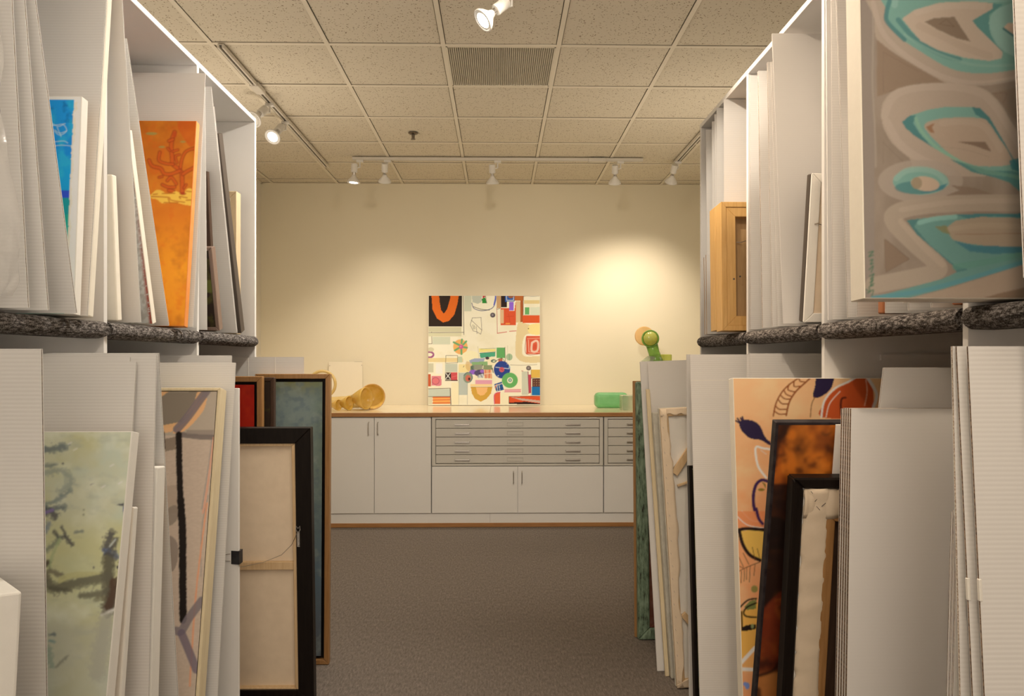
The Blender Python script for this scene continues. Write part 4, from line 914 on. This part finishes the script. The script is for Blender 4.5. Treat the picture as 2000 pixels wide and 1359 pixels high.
# clear plastic wrap hanging at the left edge
P0 = atY(2, 330, 1.60); 
t = thing('plastic_wrap', 'crumpled clear plastic wrap hanging at the photo left edge', 'plastic wrap', loc=(P0.x, 1.60, 1.466))
nu, nv = 26, 44; v = []; f = []
def wrap_edge(z):                           # right-hand outline of the wrap at height z above the shelf
    return np.interp(z, [0, .03, .10, .20, .30, .44, .62], [.012, .034, .044, .030, .016, .004, -.02])
for j in range(nv+1):
    z = .005+.60*j/nv
    for i in range(nu+1):
        s = i/nu; e = wrap_edge(z)
        x = -.34+(e+.34)*s
        y = -.012+.014*math.sin(9*s+7*z)+.011*math.sin(31*s-19*z)+.006*math.sin(70*s+40*z)+(.02*(1-s))+(.018*s**6)
        v.append((x, y, z+.012*math.sin(8*s)))
for j in range(nv):
    for i in range(nu): f.append((j*(nu+1)+i, j*(nu+1)+i+1, (j+1)*(nu+1)+i+1, (j+1)*(nu+1)+i))
m = MB(); m.poly(v, f); o = m.build('plastic_sheet', M['plastic'], t, smooth=True)
sd = o.modifiers.new('thick', 'SOLIDIFY'); sd.thickness = .0012

# ------------------------------------------------------------------ left rack, standing on the floor
def rotz(F, ang):
    m, h = F; return m @ Matrix.Rotation(ang, 4, 'Z'), h
canvas('deep blank white canvas turned askew at the bottom left corner', -1, rotz(frame((43,1155),(32,1359),-.78,FL), math.radians(42)), .42, .19, 'canvas', bars=False)
board('big white corrugated board at the left edge, floor level', -1, frame((80,681),(90,1359),-.84,FL), .8, .006)
canvas('sage green abstract painting with dark strokes on a white-edged canvas', -1, frame((258,842),(209,1359),-.84,FL), .52, .036, 'canvas', art_sage, .0014, cat='painting')
board('white board with clipped top behind the sage green painting', -1, frame((266,706),(259,835),-.88,FL), .45, .005)
board('white board peeping over the top behind the sage painting', -1, frame((254,697),(248,835),-.90,FL), .42, .005, 'corr_smooth')
canvas('plastic-wrapped blank white canvas behind the sage green painting', -1, frame((262,990),(236,1359),-.845,FL), .5, .022, 'canvas', bars=True)
board('tall white corrugated board right of the sage painting', -1, frame((305,692),(290,1359),-.84,FL), .6, .005)
canvas('narrow blank white canvas on the floor before the grey-brown abstract', -1, frame((308,912),(295,1359),-.84,FL), .5, .046, 'canvas')
board('tall white corrugated board overlapping the grey-brown abstract', -1, frame((309,690),(347,1359),-.85,FL), .55, .006)
framed('grey-brown abstract with black bar in a pale wood frame', -1, frame((431,757),(388,1359),-.885,FL), .50, .056, .010, 'pine_pale', art_linen, .0022, gap=.002, recess=.004, panel='blackwood')
board('white board taller than the grey-brown abstract, just behind', -1, frame((460,708),(424,1359),-.87,FL), .6, .006)
board('white board showing only its top edge above its neighbour', -1, frame((452,694),(446,1359),-.95,FL), .55, .006)
t7 = canvas('blank grey-white panel holding the black binder clip', -1, frame((466.5,758),(466.5,1359),-.87,FL), .5, .012, 'foam', name='white_board', cat='board', bars=False)
# black binder clip on that panel's edge
c0 = atX(467, 1088, -.87)
t = thing('binder_clip', 'black binder clip gripping the edge of the white panel', 'clip', loc=(c0.x, c0.y, c0.z))
hz_ = .0225
MB().prism([(.004,-.010),(.004,.024),(-.030,.013),(-.030,.0125),(-.000,.0225),(-.000,-.0085),(-.030,-.0008),(-.030,-.0015)], 'z', -hz_, hz_).build('clip_body', M['binder'], t)
MB().tube([(-.028,-.0035,-.012),(-.050,-.006,-.010),(-.052,-.006,-.002),(-.052,-.006,.002),(-.050,-.006,.010),(-.028,-.0035,.012)], .0012, 6).build('clip_wire', M['wire'], t)
MB().tube([(-.028,.0155,-.012),(-.050,.017,-.010),(-.052,.017,-.002),(-.052,.017,.002),(-.050,.017,.010),(-.028,.0155,.012)], .0012, 6).build('clip_wire', M['wire'], t)

framed('red painting in a warm oak frame behind the canvas back', -1, frame((512,735),(512,1200),-.99,FL), .42, .03, .023, 'oakframe', art_red, .003, gap=.012, recess=.008, panel='blackwood')
framed('narrow dark brown frame between the red and the blue-green paintings', -1, frame((535,737),(535,1200),-.955,FL), .40, .03, .016, 'darkwood', art_dark, .006)
framed('tall blue-green painting in an oak frame at left rack end', -1, frame((645,730),(642,1290),-.75,FL), .335, .032, .022, 'oakframe', art_blue, .0026, gap=.014, recess=.008, panel='blackwood')
r8 = board('grey-white cardboard with two seams above the blue-green painting', -1, frame((593,697),(593,1200),-.878,FL), .36, .008, 'corr')
for xx in (-.128, -.248): MB().box(xx-.001, xx+.001, -.0006, 0, .9, frame((593,697),(593,1200),-.878,FL)[1]-.002).build('seam', M['tape'], r8)

# framed canvas seen from the back
F = frame((606,836),(613,1359),-.72,FL); m_, h = F
r = thing('framed_canvas_back', 'black-framed canvas seen from the back, its wire loose', 'painting', matrix=m_)
a, b = -.56, 0.0; fw = .060
rails(r, a, b, 0, h, fw, 0, .045, 'blackwood')
rails(r, a+fw+.001, b-fw-.001, .052, h-fw+.003, .014, .008, .040, 'pine', 'stretcher_bar')
MB().box(a+fw, b-fw, .030, .036, .055, h-fw-.005).build('canvas_back', M['rawcanvas'], r)
zc = h*.515; zc = (CAMH-(1104-HZ)/FPX*3.0)
MB().box(a+fw+.012, b-fw-.012, .014, .030, zc-.016, zc+.016).build('cross_bar', M['pine'], r, bevel=.002)
zr = CAMH-(1040-HZ)/FPX*2.97
k = MB(); k.box(b-fw+.004, b-fw+.014, -.0025, -.0002, zr-.055, zr+.005); k.lathe((b-fw+.009,-.0035,zr-.048),(0,-1,0),[(0,.004),(.002,.003)],10).lathe((b-fw+.009,-.0035,zr-.03),(0,-1,0),[(0,.004),(.002,.003)],10)
k.tube([(b-fw+.009,-.004,zr),(b-fw+.001,-.005,zr+.012),(b-fw+.002,-.005,zr+.028),(b-fw+.009,-.005,zr+.018),(b-fw+.016,-.005,zr+.028),(b-fw+.017,-.005,zr+.012)], .0022, 6, closed=True)
k.build('hanging_ring', M['chrome'], r)
MB().tube([(b-fw+.005,-.004,zr+.0),(b-fw-.02,.006,zr-.05),(b-fw-.06,.010,zr-.09),(b-fw-.13,.008,zr-.118),(b-fw-.21,.006,zr-.135),(b-fw-.32,.006,zr-.14)], .0011, 5).build('picture_wire', M['wire'], r)

# ------------------------------------------------------------------ right rack, upper shelf (from the far end)
WR = 'white corrugated dividers'
board('farthest thin white board at the end of right shelf', 1, frame((1379,253),(1383,650),.93,S_UP), .6, .005)
board('second thin white board from the end of right shelf', 1, frame((1391,237),(1393,650),.93,S_UP), .6, .005)
board('third thin white board from the end of right shelf', 1, frame((1396,223),(1397.5,650),.93,S_UP), .6, .005)
board('brightly lit board, second behind the wooden panel back', 1, frame((1400,205),(1401,650),.93,S_UP,2.424), .6, .005)
board('brightly lit board directly behind the wooden panel back', 1, frame((1414,181),(1415,650),.93,S_UP,2.424), .6, .005)
foam('thin brown panel left of the wooden panel backs, front one', 1, frame((1379.5,497),(1381,655),.91,S_UP), .4, .012, 'brownpanel', 'thin_panel', 'panel', 'thin brown panels')
foam('thin brown panel left of the wooden panel backs, rear one', 1, frame((1375.5,502),(1377.5,655),.91,S_UP), .4, .012, 'brownpanel', 'thin_panel', 'panel', 'thin brown panels')
# two deep birch panels, back sides showing
F1 = frame((1408,394),(1411,650),.86,S_UP); F2 = frame((1396,405),(1401,651),.86,S_UP)
def cradled(label, F, w=.42, t=.078):
    m, h = F; r = thing('cradled_panel', label, 'panel', 'deep birch panels', matrix=m)
    rails(r, 0, w, 0, h, .020, 0, t, 'honey', 'outer_rail', bev=.001)
    rails(r, .0205, w-.0205, .0205, h-.0205, .036, .004, t-.004, 'honey', 'inner_rail', bev=.001)
    MB().box(.055, w-.055, t*.55, t*.62, .055, h-.055).build('panel_back', M['honey_in'], r)
    return r, h
r, h = cradled('deep wooden panel seen from the back, with hanging wire and label', F1)
MB().box(.052,.10,.020,.0205,.028,.044).box(.105,.118,.020,.0205,.028,.044).build('paper_label', M['paper_label'], r)
MB().tube([(.070,.035,h*.70),(.085,.030,h*.695),(.10,.028,h*.705),(.20,.028,h*.72)], .0016, 6).build('hanging_wire', M['wire'], r)
q = MB()
for (x, z) in ((.112,h-.045),(.048,h*.40),(.072,h*.42)): q.lathe((x,.0036,z),(0,-1,0),[(0,.0036),(.0006,.0036)],10)
q.build('screw_hole', M['slot'], r)
m2, h2 = F1; m2 = m2 @ Matrix.Translation((-.0, .081, .008))
cradled('deep wooden panel standing just behind the one with wire', (m2, h2*.985))
board('thick white corrugated board next to the upright, second right bay', 1, frame((1465,147),(1466,645),.93,S_UP), .6, .008)
board('second white corrugated board right of that upright', 1, frame((1481,138),(1490,643),.93,S_UP), .6, .010)
board('third white corrugated board from that upright', 1, frame((1499,121),(1509,642),.93,S_UP), .6, .008)
board('fourth white corrugated board, against the big smooth one', 1, frame((1506.5,120),(1519,640),.93,S_UP), .6, .006)
board('big smooth grey-white board behind the dark-edged canvas back', 1, frame((1508,65),(1531,636),.885,S_UP), .6, .005, 'corr_smooth')
F = frame((1587,338),(1570,632),.92,S_UP); m_, h = F
r = thing('canvas_back', 'dark-edged canvas turned to show its white back, right shelf', 'canvas', matrix=m_)
MB().box(0, .36, .012, .042, 0, h).build('canvas_wrap', M['charcoal'], r, bevel=.003)
rails(r, 0, .36, 0, h, .028, 0, .0118, 'canvas', 'canvas_fold')
MB().box(.026, .334, .006, .0118, .026, h-.026).build('inner_canvas', M['rawcanvas'], r)
MB().tube([(.014,-.002,h*.665),(.022,-.004,h*.67),(.034,-.003,h*.66),(.20,-.003,h*.655)], .0016, 6).build('hanging_wire', M['wire'], r)
foam('cream-lit white board against the upright, third right bay', 1, frame((1614,0),(1618,635),.93,S_UP,2.42), .6, .005)
board('grey-white corrugated board second in the third right bay', 1, frame((1624,0),(1627,630),.93,S_UP,2.42), .6, .005)
board('cream-lit corrugated board touching the swirl canvas, third right bay', 1, frame((1634,0),(1657,624),.93,S_UP,2.42), .6, .006)
# bottoms of the things standing behind the swirl painting
for lab, px, t_, kind in (('first white board bottom seen beneath the swirl painting', 1675, .006, 'b'), ('thin rust-edged canvas beneath the swirl painting, left one', 1725, .028, 'c'),
                          ('white corrugated board right of the left rust edge', 1731, .006, 'b'), ('white corrugated board in the middle beneath the swirl painting', 1776, .006, 'b'),
                          ('white corrugated board left of the right rust edge', 1821, .006, 'b'), ('rust-edged canvas beneath the swirl painting, right one', 1874, .028, 'c')):
    F = frame((px, 560), (px, 612), .935, S_UP, 2.05)
    if kind == 'b': board(lab, 1, F, .6, t_)
    else: canvas(lab, 1, F, .5, t_, 'rust', bars=True)
canvas('large taupe and teal swirl painting with cream edges, upper right', 1, frame((1678,0),(1688,585),.68,S_UP+.001,2.36), .52, .055, 'canvas_cream', art_swirl, .0014, cat='painting')
foam('white board just behind the bottom of the swirl painting', 1, frame((1765,560),(1765,592),.80,S_UP,1.9), .4, .004)
board('white corrugated board nearest the camera at the upper right edge', 1, frame((1982,0),(1997,380),.72,S_UP,2.36), .5, .005)

# ------------------------------------------------------------------ right rack, standing on the floor
# green framed picture leaning outside the far end
F = frame((1243,745),(1247,1252),.675,FL); m_, h = F
r = thing('framed_painting', 'distressed green frame leaning at the far end of right rack', 'painting', matrix=m_)
rails(r, 0, .5, 0, h, .056, 0, .045, 'distressed', bev=.006)
rails(r, .0565, .4435, .0565, h-.0565, .022, .010, .042, 'redbrown', 'inner_lip')
MB().box(-.010, .51, .0455, .056, -.0, h+.004).build('back_frame', M['oakframe'], r, bevel=.002)
MB().box(.078, .422, .018, .026, .078, h-.078).build('picture_panel', M['paint'], r)
paint_face(r, 'painted_face', .078, .422, .078, h-.078, .0174, .006, art_moss)
def canvas2(*a, **k): return canvas(*a, **k)
board('smooth white board behind its twin at the right rack end', 1, frame((1250,706),(1284,1310),.645,FL,None,.690), .36, .010, 'corr_smooth')
board('smooth white board in front of its twin at right rack end', 1, frame((1265,706),(1300,1316),.668,FL,None,.718), .34, .006, 'corr_smooth')
F = frame((1262,760),(1300,1322),.652,FL,None,.713); m_, h = F
r = thing('wood_batten', 'narrow cream wooden batten against the white boards, right', 'batten', matrix=m_)
MB().box(0, .0165, 0, .014, 0, h).build('batten', M['pine_pale'], r, bevel=.0015)
# raw canvas backs
F = frame((1275,806),(1312,1333),.667,FL,None,.733); m_, h = F
r = thing('stretched_canvas', 'grey-green edged canvas hidden behind the stapled canvas back', 'canvas', matrix=m_)
MB().box(0, .36, 0, .04, 0, h).build('canvas_wrap', M['sagewash'], r, bevel=.003)
F = frame((1288,797),(1322,1346),.672,FL,None,.733); m_, h = F
r = thing('canvas_back', 'raw canvas back with stapled folds and wooden corner braces', 'canvas', matrix=m_)
W = .40; nz = 40
MB().box(0, W, .018, .040, 0, h).build('canvas_wrap', M['sagewash'], r, bevel=.003)
rails(r, .002, W-.002, .002, h-.002, .034, .001, .0175, 'pine', 'stretcher_bar')
MB().box(.032, W-.032, .012, .0175, .032, h-.032).build('canvas_reverse', M['canvas'], r)
def fold_strip(horizontal, length, wid, seed):   # wavy flap of cloth folded over the stretcher
    rr = np.random.default_rng(seed); n = 36; v = []; f = []
    wob = np.convolve(rr.normal(0, .004, n+7), np.ones(7)/3, 'valid'); zb = np.convolve(rr.normal(0, .0022, n+7), np.ones(4)/2, 'valid')
    for j in range(n+1):
        s = length*j/n
        for i in range(6):
            q = i/5; u = q*(wid+wob[j]*(q**2)*2.2); d = -.0012-.004*q*(1+zb[j]*220)*(1 if q > .3 else .3)
            v.append((s, d, u) if horizontal else (u, d, s))
    for j in range(n):
        for i in range(5): f.append((j*6+i, j*6+i+1, (j+1)*6+i+1, (j+1)*6+i))
    m = MB(); m.poly(v, f); return m
o = fold_strip(False, h-.004, .036, 3).build('canvas_fold', M['rawcanvas'], r, smooth=True); o.location = (.001,0,.002); o.modifiers.new('s','SOLIDIFY').thickness = .0012
o = fold_strip(True, W-.002, -.030, 5).build('canvas_fold', M['rawcanvas'], r, smooth=True); o.location = (.001,0,h-.002); o.modifiers.new('s','SOLIDIFY').thickness = .0012
o = fold_strip(True, W-.002, .034, 8).build('canvas_fold', M['rawcanvas'], r, smooth=True); o.location = (.001,0,.002); o.modifiers.new('s','SOLIDIFY').thickness = .0012
st = MB().box(-.004,.004,0,.0012,-.0006,.0006).mesh('staple', M['wire'])
for j in range(22):
    o = bpy.data.objects.new('staple', st); C.objects.link(o); o.parent = r; o.location = (.010+.004*(j % 2), -.0035, .03+(h-.06)*j/21); o.rotation_euler.y = 1.2
def brace(x0, z0, x1, z1, wd):
    d = Vector((x1-x0, 0, z1-z0)).normalized(); n = Vector((-d.z, 0, d.x))*wd/2
    MB().prism([(x0-n.x,z0-n.z),(x1-n.x,z1-n.z),(x1+n.x,z1+n.z),(x0+n.x,z0+n.z)], 'y', -.004, .011).build('corner_brace', M['pine'], r, bevel=.001)
brace(.045, h-.275, .20, h-.07, .03); brace(.045, .30, .20, .10, .025); brace(.055, h-.325, .30, h-.26, .009)
framed('mossy dark green painting with black edge, only a strip visible', 1, frame((1346,909),(1358,1359),.70,FL), .5, .035, .013, 'blackwood', art_moss, .003, recess=.003)
board('tall white board behind the big board left of the peach painting', 1, frame((1341,692),(1346,1359),.73,FL), .5, .005, 'corr_smooth')
rb = board('big white corrugated board left of the peach painting', 1, frame((1348,692),(1367,1359),.70,FL), .5, .006)
hh = frame((1348,692),(1367,1359),.70,FL)[1]
for dz in (.095, .205): MB().box(.001, .499, -.0004, 0, hh-dz-.001, hh-dz+.001).build('crease', M['tape'], rb)
board('white board with a seam edge, behind the peach painting', 1, frame((1459,692),(1459,1200),.85,FL), .5, .006)
board('darker white board above the peach painting', 1, frame((1465,690),(1465,1200),.845,FL), .5, .006)
board('corrugated board edge right beside the third right upright', 1, frame((1611,685),(1611,1200),.951,FL), .5, .012, 'corr', 'core_light', rec=0.0)
canvas('peach painting with navy seed pods on a cream-edged canvas', 1, frame((1431,738),(1450,1359),.660,FL), .60, .040, 'canvas_cream', art_peach, .0019, cat='painting')
canvas('dark amber and black abstract with plum-black edges', 1, frame((1516,825),(1474,1359),.64,FL), .46, .026, 'plum', art_amber, .0020, cat='painting', inset=.006)
canvas('small blank white canvas wedged behind the black-framed canvas back', 1, frame((1633,829),(1626,928),.775,FL), .05, .004, 'foam')
# black-framed canvas back
F = frame((1550,934),(1528,1359),.664,FL); m_, h = F; W = .42
r = thing('framed_canvas_back', 'black-edged canvas back with torn cloth border, lower right', 'painting', matrix=m_)
rails(r, 0, W, 0, h, .026, 0, .04, 'blackwood', bev=.004)
MB().box(.022, W-.022, .020, .034, .022, h-.022).build('canvas_reverse', M['darkwood'], r)
rails(r, .024, W-.024, .024, h-.024, .062, .010, .0195, 'canvas', 'canvas_strip')
rails(r, .080, W-.080, .080, h-.080, .024, .006, .0195, 'oakframe', 'stretcher_bar')
def torn(horizontal, length, wid, seed):
    rr = np.random.default_rng(seed); n = 90; v = []; f = []
    e0 = rr.uniform(-.007, .004, n+1); e1 = np.convolve(rr.normal(0, .002, n+9), np.ones(9)/3, 'valid'); zz = np.convolve(rr.normal(0, .0018, n+9), np.ones(8)/3, 'valid')
    for j in range(n+1):
        s = length*j/n
        for i in range(7):
            q = i/6; u = e0[j]*(1-q)**3+q*(wid+e1[j]); d = .007-.003*math.sin(PI*q)+zz[j]*q*(1-q)*6-.0028*q*(1-q)*math.sin(s*60+q*4)
            v.append((s, d, -u) if horizontal else (u, d, s))
    for j in range(n):
        for i in range(6): f.append((j*7+i, j*7+i+1, (j+1)*7+i+1, (j+1)*7+i))
    m = MB(); m.poly(v, f); return m
M['linen_back'] = plain('pale_linen_cloth', (0.72,0.60,0.45), 0.8, 0.06, 25, 0.25, 900)
o = torn(False, h-.05, .062, 21).build('torn_border', M['linen_back'], r, smooth=True); o.location = (.028,0,.025); o.modifiers.new('s','SOLIDIFY').thickness = .0012
o = torn(True, W-.06, .066, 22).build('torn_border', M['linen_back'], r, smooth=True); o.location = (.028,-.0015,h-.027); o.modifiers.new('s','SOLIDIFY').thickness = .0012
sts = MB().box(-.006,.006,0,.001,-.0005,.0005).mesh('staple', M['slot'])
for (x, z, an) in ((.045,.035,.9),(.055,.05,2.2),(.068,.035,1.9),(.042,.06,1.3),(.060,.07,.8),(.072,.062,2.4)):
    o = bpy.data.objects.new('staple', sts); C.objects.link(o); o.parent = r; o.location = (x, .0005, h-z); o.rotation_euler.y = an
# white boards at the right
F = frame((1727,718),(1725,795),.8445,FL); m_, h = F
r = thing('corrugated_board', 'white board with slanting edge behind the stack of cardboard sheets', 'board', WG, matrix=m_)
sl = .0078/.0865
for nm, mm, y0, y1, e in (('liner','corr_smooth',0,.0012,0), ('fluted_core','core',.0012,.0048,.001), ('liner','corr_smooth',.0048,.006,0)):
    MB().prism([(-sl*h*.45+e,e),(.40,e),(.40,h-e),(e,h-e),(-sl*h*.45+e,h*.55)], 'y', y0, y1).build(nm, M[mm], r)
for i, (pt, pb) in enumerate([(1646.0,1634.0),(1650.3,1639.0),(1654.5,1644.0),(1658.8,1649.0),(1663.0,1654.0)]):
    board(['rearmost','fourth','middle','second','front'][i]+' sheet in the stack of brown-edged cardboard, lower right', 1, frame((pt,797+random.uniform(-1.5,1.5)),(pb,1359),.75+random.uniform(0,.002),FL), .42, .0085, 'corr_smooth', 'core', name='cardboard_sheet', group='stack of brown-edged cardboard', rec=0)
m_, h = frame((1871,1000),(1862,1359),.76,FL)
r = thing('card_stack', 'low stack of brown-edged card between cardboard stack and tall boards', 'board', matrix=m_)
for i in range(5):
    o = MB().box(.0008*(i % 2), .3, .0043*i, .0043*i+.0012, 0, h-.004*(i % 3)).box(.001+.0008*(i % 2), .299, .0043*i+.0012, .0043*i+.0042, .001, h-.001-.004*(i % 3), 1).build('card_sheet', [M['corr_smooth'], M['core']], r)
board('rearmost tall corrugated board at the right edge, floor level', 1, frame((1861,676),(1877,1359),.75,FL), .55, .006, corem='core_light', rec=0)
F = frame((1869,676),(1901,1359),.75,FL); q1 = board('middle tall corrugated board with white edge tab, right edge', 1, F, .55, .005, rec=0)
G = frame((1891,676),(1924,1359),.75,FL); q2 = board('nearest tall corrugated board with white edge tab, right edge', 1, G, .55, .005, rec=0)
for q_, Y_ in ((q1, 1.22), (q2, 1.195)):
    z0, z1 = CAMH-(1173-HZ)/FPX*Y_, CAMH-(1130-HZ)/FPX*Y_
    MB().box(-.0012, .0035, -.0012, .0062, z0, z1).build('edge_tab', M['tape'], q_, bevel=.001)

# ------------------------------------------------------------------ things on the counter
P0 = atY(836, 790, 7.17); P1 = atY(1055, 790, 7.17)
u = Vector((0, .045, 1.02)).normalized(); xx = Vector((1,0,0)); yy = u.cross(xx)
m_ = Matrix(((xx.x,yy.x,u.x,P0.x),(xx.y,yy.y,u.y,7.165),(xx.z,yy.z,u.z,ZTOP+.003),(0,0,0,1)))
canvas('square colourful collage-like abstract leaning on the back wall', 1, (m_, 1.025), P1.x-P0.x, .034, 'canvas', art_collage, .0042, cat='painting', inset=.001)
# white sheet leaning on the wall
a0, a1 = atY(642, 750, 7.24), atY(708, 750, 7.24)
t = thing('white_sheet', 'thin white sheet leaning on the wall behind the amber glass', 'panel', loc=((a0.x+a1.x)/2, 7.232, ZTOP+.0005))
hw = (a1.x-a0.x)/2
M['sheet'] = plain('white_sheet_card', (0.86,0.80,0.66), 0.6, 0.01)
MB().box(-hw, hw, 0, .010, 0, .405).build('sheet', M['sheet'], t, bevel=.001)
MB().box(hw-.075, hw-.002, .002, .012, .4045, .4065).build('top_edge', M['file_dark'], t)
MB().lathe((-hw+.012,-.0006,.37),(0,-1,0),[(0,.004),(.001,.004)],8).lathe((hw-.006,-.0006,.375),(0,-1,0),[(0,.004),(.001,.004)],8).build('pin', M['wire'], t)
# amber glass sculpture
YA = 6.62; k = YA/FPX
def cpt(px, py, Y=YA): return atY(px, py, Y)
b0 = cpt(700, 795); base = Vector((b0.x, YA, ZTOP))
t = thing('glass_sculpture', 'amber glass horn with nested cups lying on the counter', 'sculpture', loc=base)
def lc(px, rz, dy=0): return Vector((cpt(px,780).x-base.x, dy, rz))
zz = lambda py: (CAMH-(py-HZ)/FPX*YA)-ZTOP
def bowl(name, px, py, dy, r_, ax, mat, depth=.75, lip=None):
    ax = Vector(ax).normalized(); c = lc(px, max(zz(py), r_*.98+.004), dy)
    MB().lathe(c-ax*r_*depth, ax, [(0,.004),(r_*depth*.12,r_*.52),(r_*depth*.45,r_*.84),(r_*depth*.8,r_*.97),(r_*depth,r_),(r_*depth,r_*.93),(r_*depth*.75,r_*.88),(r_*depth*.4,r_*.70),(r_*depth*.2,r_*.3),(r_*depth*.18,.004)], 36).build(name, M[mat], t, smooth=True)
    if lip: MB().tube([c+(ax.orthogonal().normalized()*math.cos(2*PI*i/40)+ax.cross(ax.orthogonal().normalized())*math.sin(2*PI*i/40))*r_*.99 for i in range(40)], .0045, 8, closed=True).build('horn_lip', M[lip], t, smooth=True)
bowl('bell', 728, 774, -.02, .108, (.30,-.95,.08), 'amber', .8, 'honey')
hp = [lc(590, .050, .16), lc(640, .052, .16), lc(670, .056, .16), lc(690, .066, .16), lc(706, .082, .15), lc(717, .094, .14)]
MB().tube(hp, [.044,.047,.052,.062,.076,.086], 24).build('horn', M['amber_pale'], t, smooth=True)
def cone(px, py, dy, r_, mat):
    ax = Vector((.90,-.42,.03)).normalized(); c = lc(px, max(zz(py), r_*.98+.004), dy)
    MB().lathe(c-ax*r_*1.5, ax, [(0,r_*.35),(r_*.5,r_*.62),(r_*1.0,r_*.88),(r_*1.35,r_*.99),(r_*1.5,r_),(r_*1.52,r_*.95),(r_*1.3,r_*.86),(r_*.9,r_*.66)], 36).build('cup', M[mat], t, smooth=True)
cone(721, 776, -.13, .094, 'amber'); cone(690, 787, -.17, .060, 'amber'); cone(671, 791, -.20, .046, 'amber')
m = MB(); cc = lc(627, zz(750), .05); m.tube([(cc.x+.112*math.cos(2*PI*i/32), cc.y, cc.z+.112*math.sin(2*PI*i/32)) for i in range(32)], .013, 10, closed=True)
m.build('loop', M['amber_pale'], t, smooth=True)
m = MB(); m.tube([(cc.x, cc.y, .0+.02), (cc.x, cc.y, cc.z-.10)], .018, 10); m.build('loop_stem', M['amber_pale'], t, smooth=True)
# green glass block + clear block
def rblock(name, px0, px1, Y, dep, hgt, mat, label, rad):
    x0, x1 = atY(px0, 780, Y).x, atY(px1, 780, Y).x; t = thing('glass_block', label, 'sculpture', loc=((x0+x1)/2, Y, ZTOP+.0005)); hw = (x1-x0)/2
    MB().box(-hw, hw, 0, dep, 0, hgt).build(name, M[mat], t, bevel=rad, seg=5, smooth=False); return t
rblock('green_block', 1163, 1228, 6.75, .14, .135, 'green_glass', 'frosted green glass block with rounded end on the counter', .04)
tb = rblock('clear_block', 1215, 1262, 6.45, .14, .125, 'clear_glass', 'clear greenish glass block in front of the green one', .006)
# green glass figure
YG = 6.86; b0 = atY(1282, 760, YG); t = thing('glass_figure', 'lime green glass figure with round face and amber disc', 'sculpture', loc=(b0.x, YG, ZTOP+.0005))
def g3(px, py, dy=0.0):
    p = atY(px, py, YG); return Vector((p.x-b0.x, dy, p.z-ZTOP))
m = MB(); m.lathe((0,0,0),(0,0,1),[(0,.13),(.02,.135),(.08,.10),(.25,.085),(.36,.10),(.40,.095),(.415,.05)],28); m.build('body', M['lime_glass'], t, smooth=True)
m = MB(); m.tube([g3(1281,712),g3(1281,700),g3(1277,688),g3(1272,674,-.03)], [.075,.055,.050,.052], 20); m.build('neck', M['lime_glass'], t, smooth=True)
hd = g3(1267.5,662,-.05); ax = Vector((-.10,-1,.06)).normalized()
m = MB(); m.lathe(hd-ax*.06, ax, [(0,.04),(.02,.066),(.05,.076),(.085,.078),(.092,.074),(.088,.066),(.06,.060)], 32, caps=False); m.build('head', M['lime_glass'], t, smooth=True)
m = MB(); m.lathe(hd-ax*.045, ax, [(0,.058),(.05,.062),(.085,.062),(.10,.050),(.108,.02)], 28); m.build('face', M['lime_light'], t, smooth=True)
dc = g3(1260,656,.05); m = MB(); m.lathe(dc, (-.05,-1,.03), [(0,.080),(.008,.086),(.02,.086),(.026,.080)], 36); m.build('halo_disc', M['orange_glass'], t, bevel=0)
s0, s1 = g3(1277,706), g3(1311,692)
MB().box(s0.x, s1.x, -.03, .05, s0.z-.03, s1.z).build('shoulder', M['lime_light'], t, bevel=.008, seg=3)
MB().prism([(g3(1254,707).x,g3(1254,707).z-.03),(g3(1254,705).x,g3(1254,705).z),(g3(1266,695).x,g3(1266,695).z),(g3(1290,698).x,g3(1290,698).z),(g3(1290,707).x,g3(1290,707).z-.03)], 'y', -.05, .04).build('collar', M['clear_glass'], t, bevel=.006, seg=2)
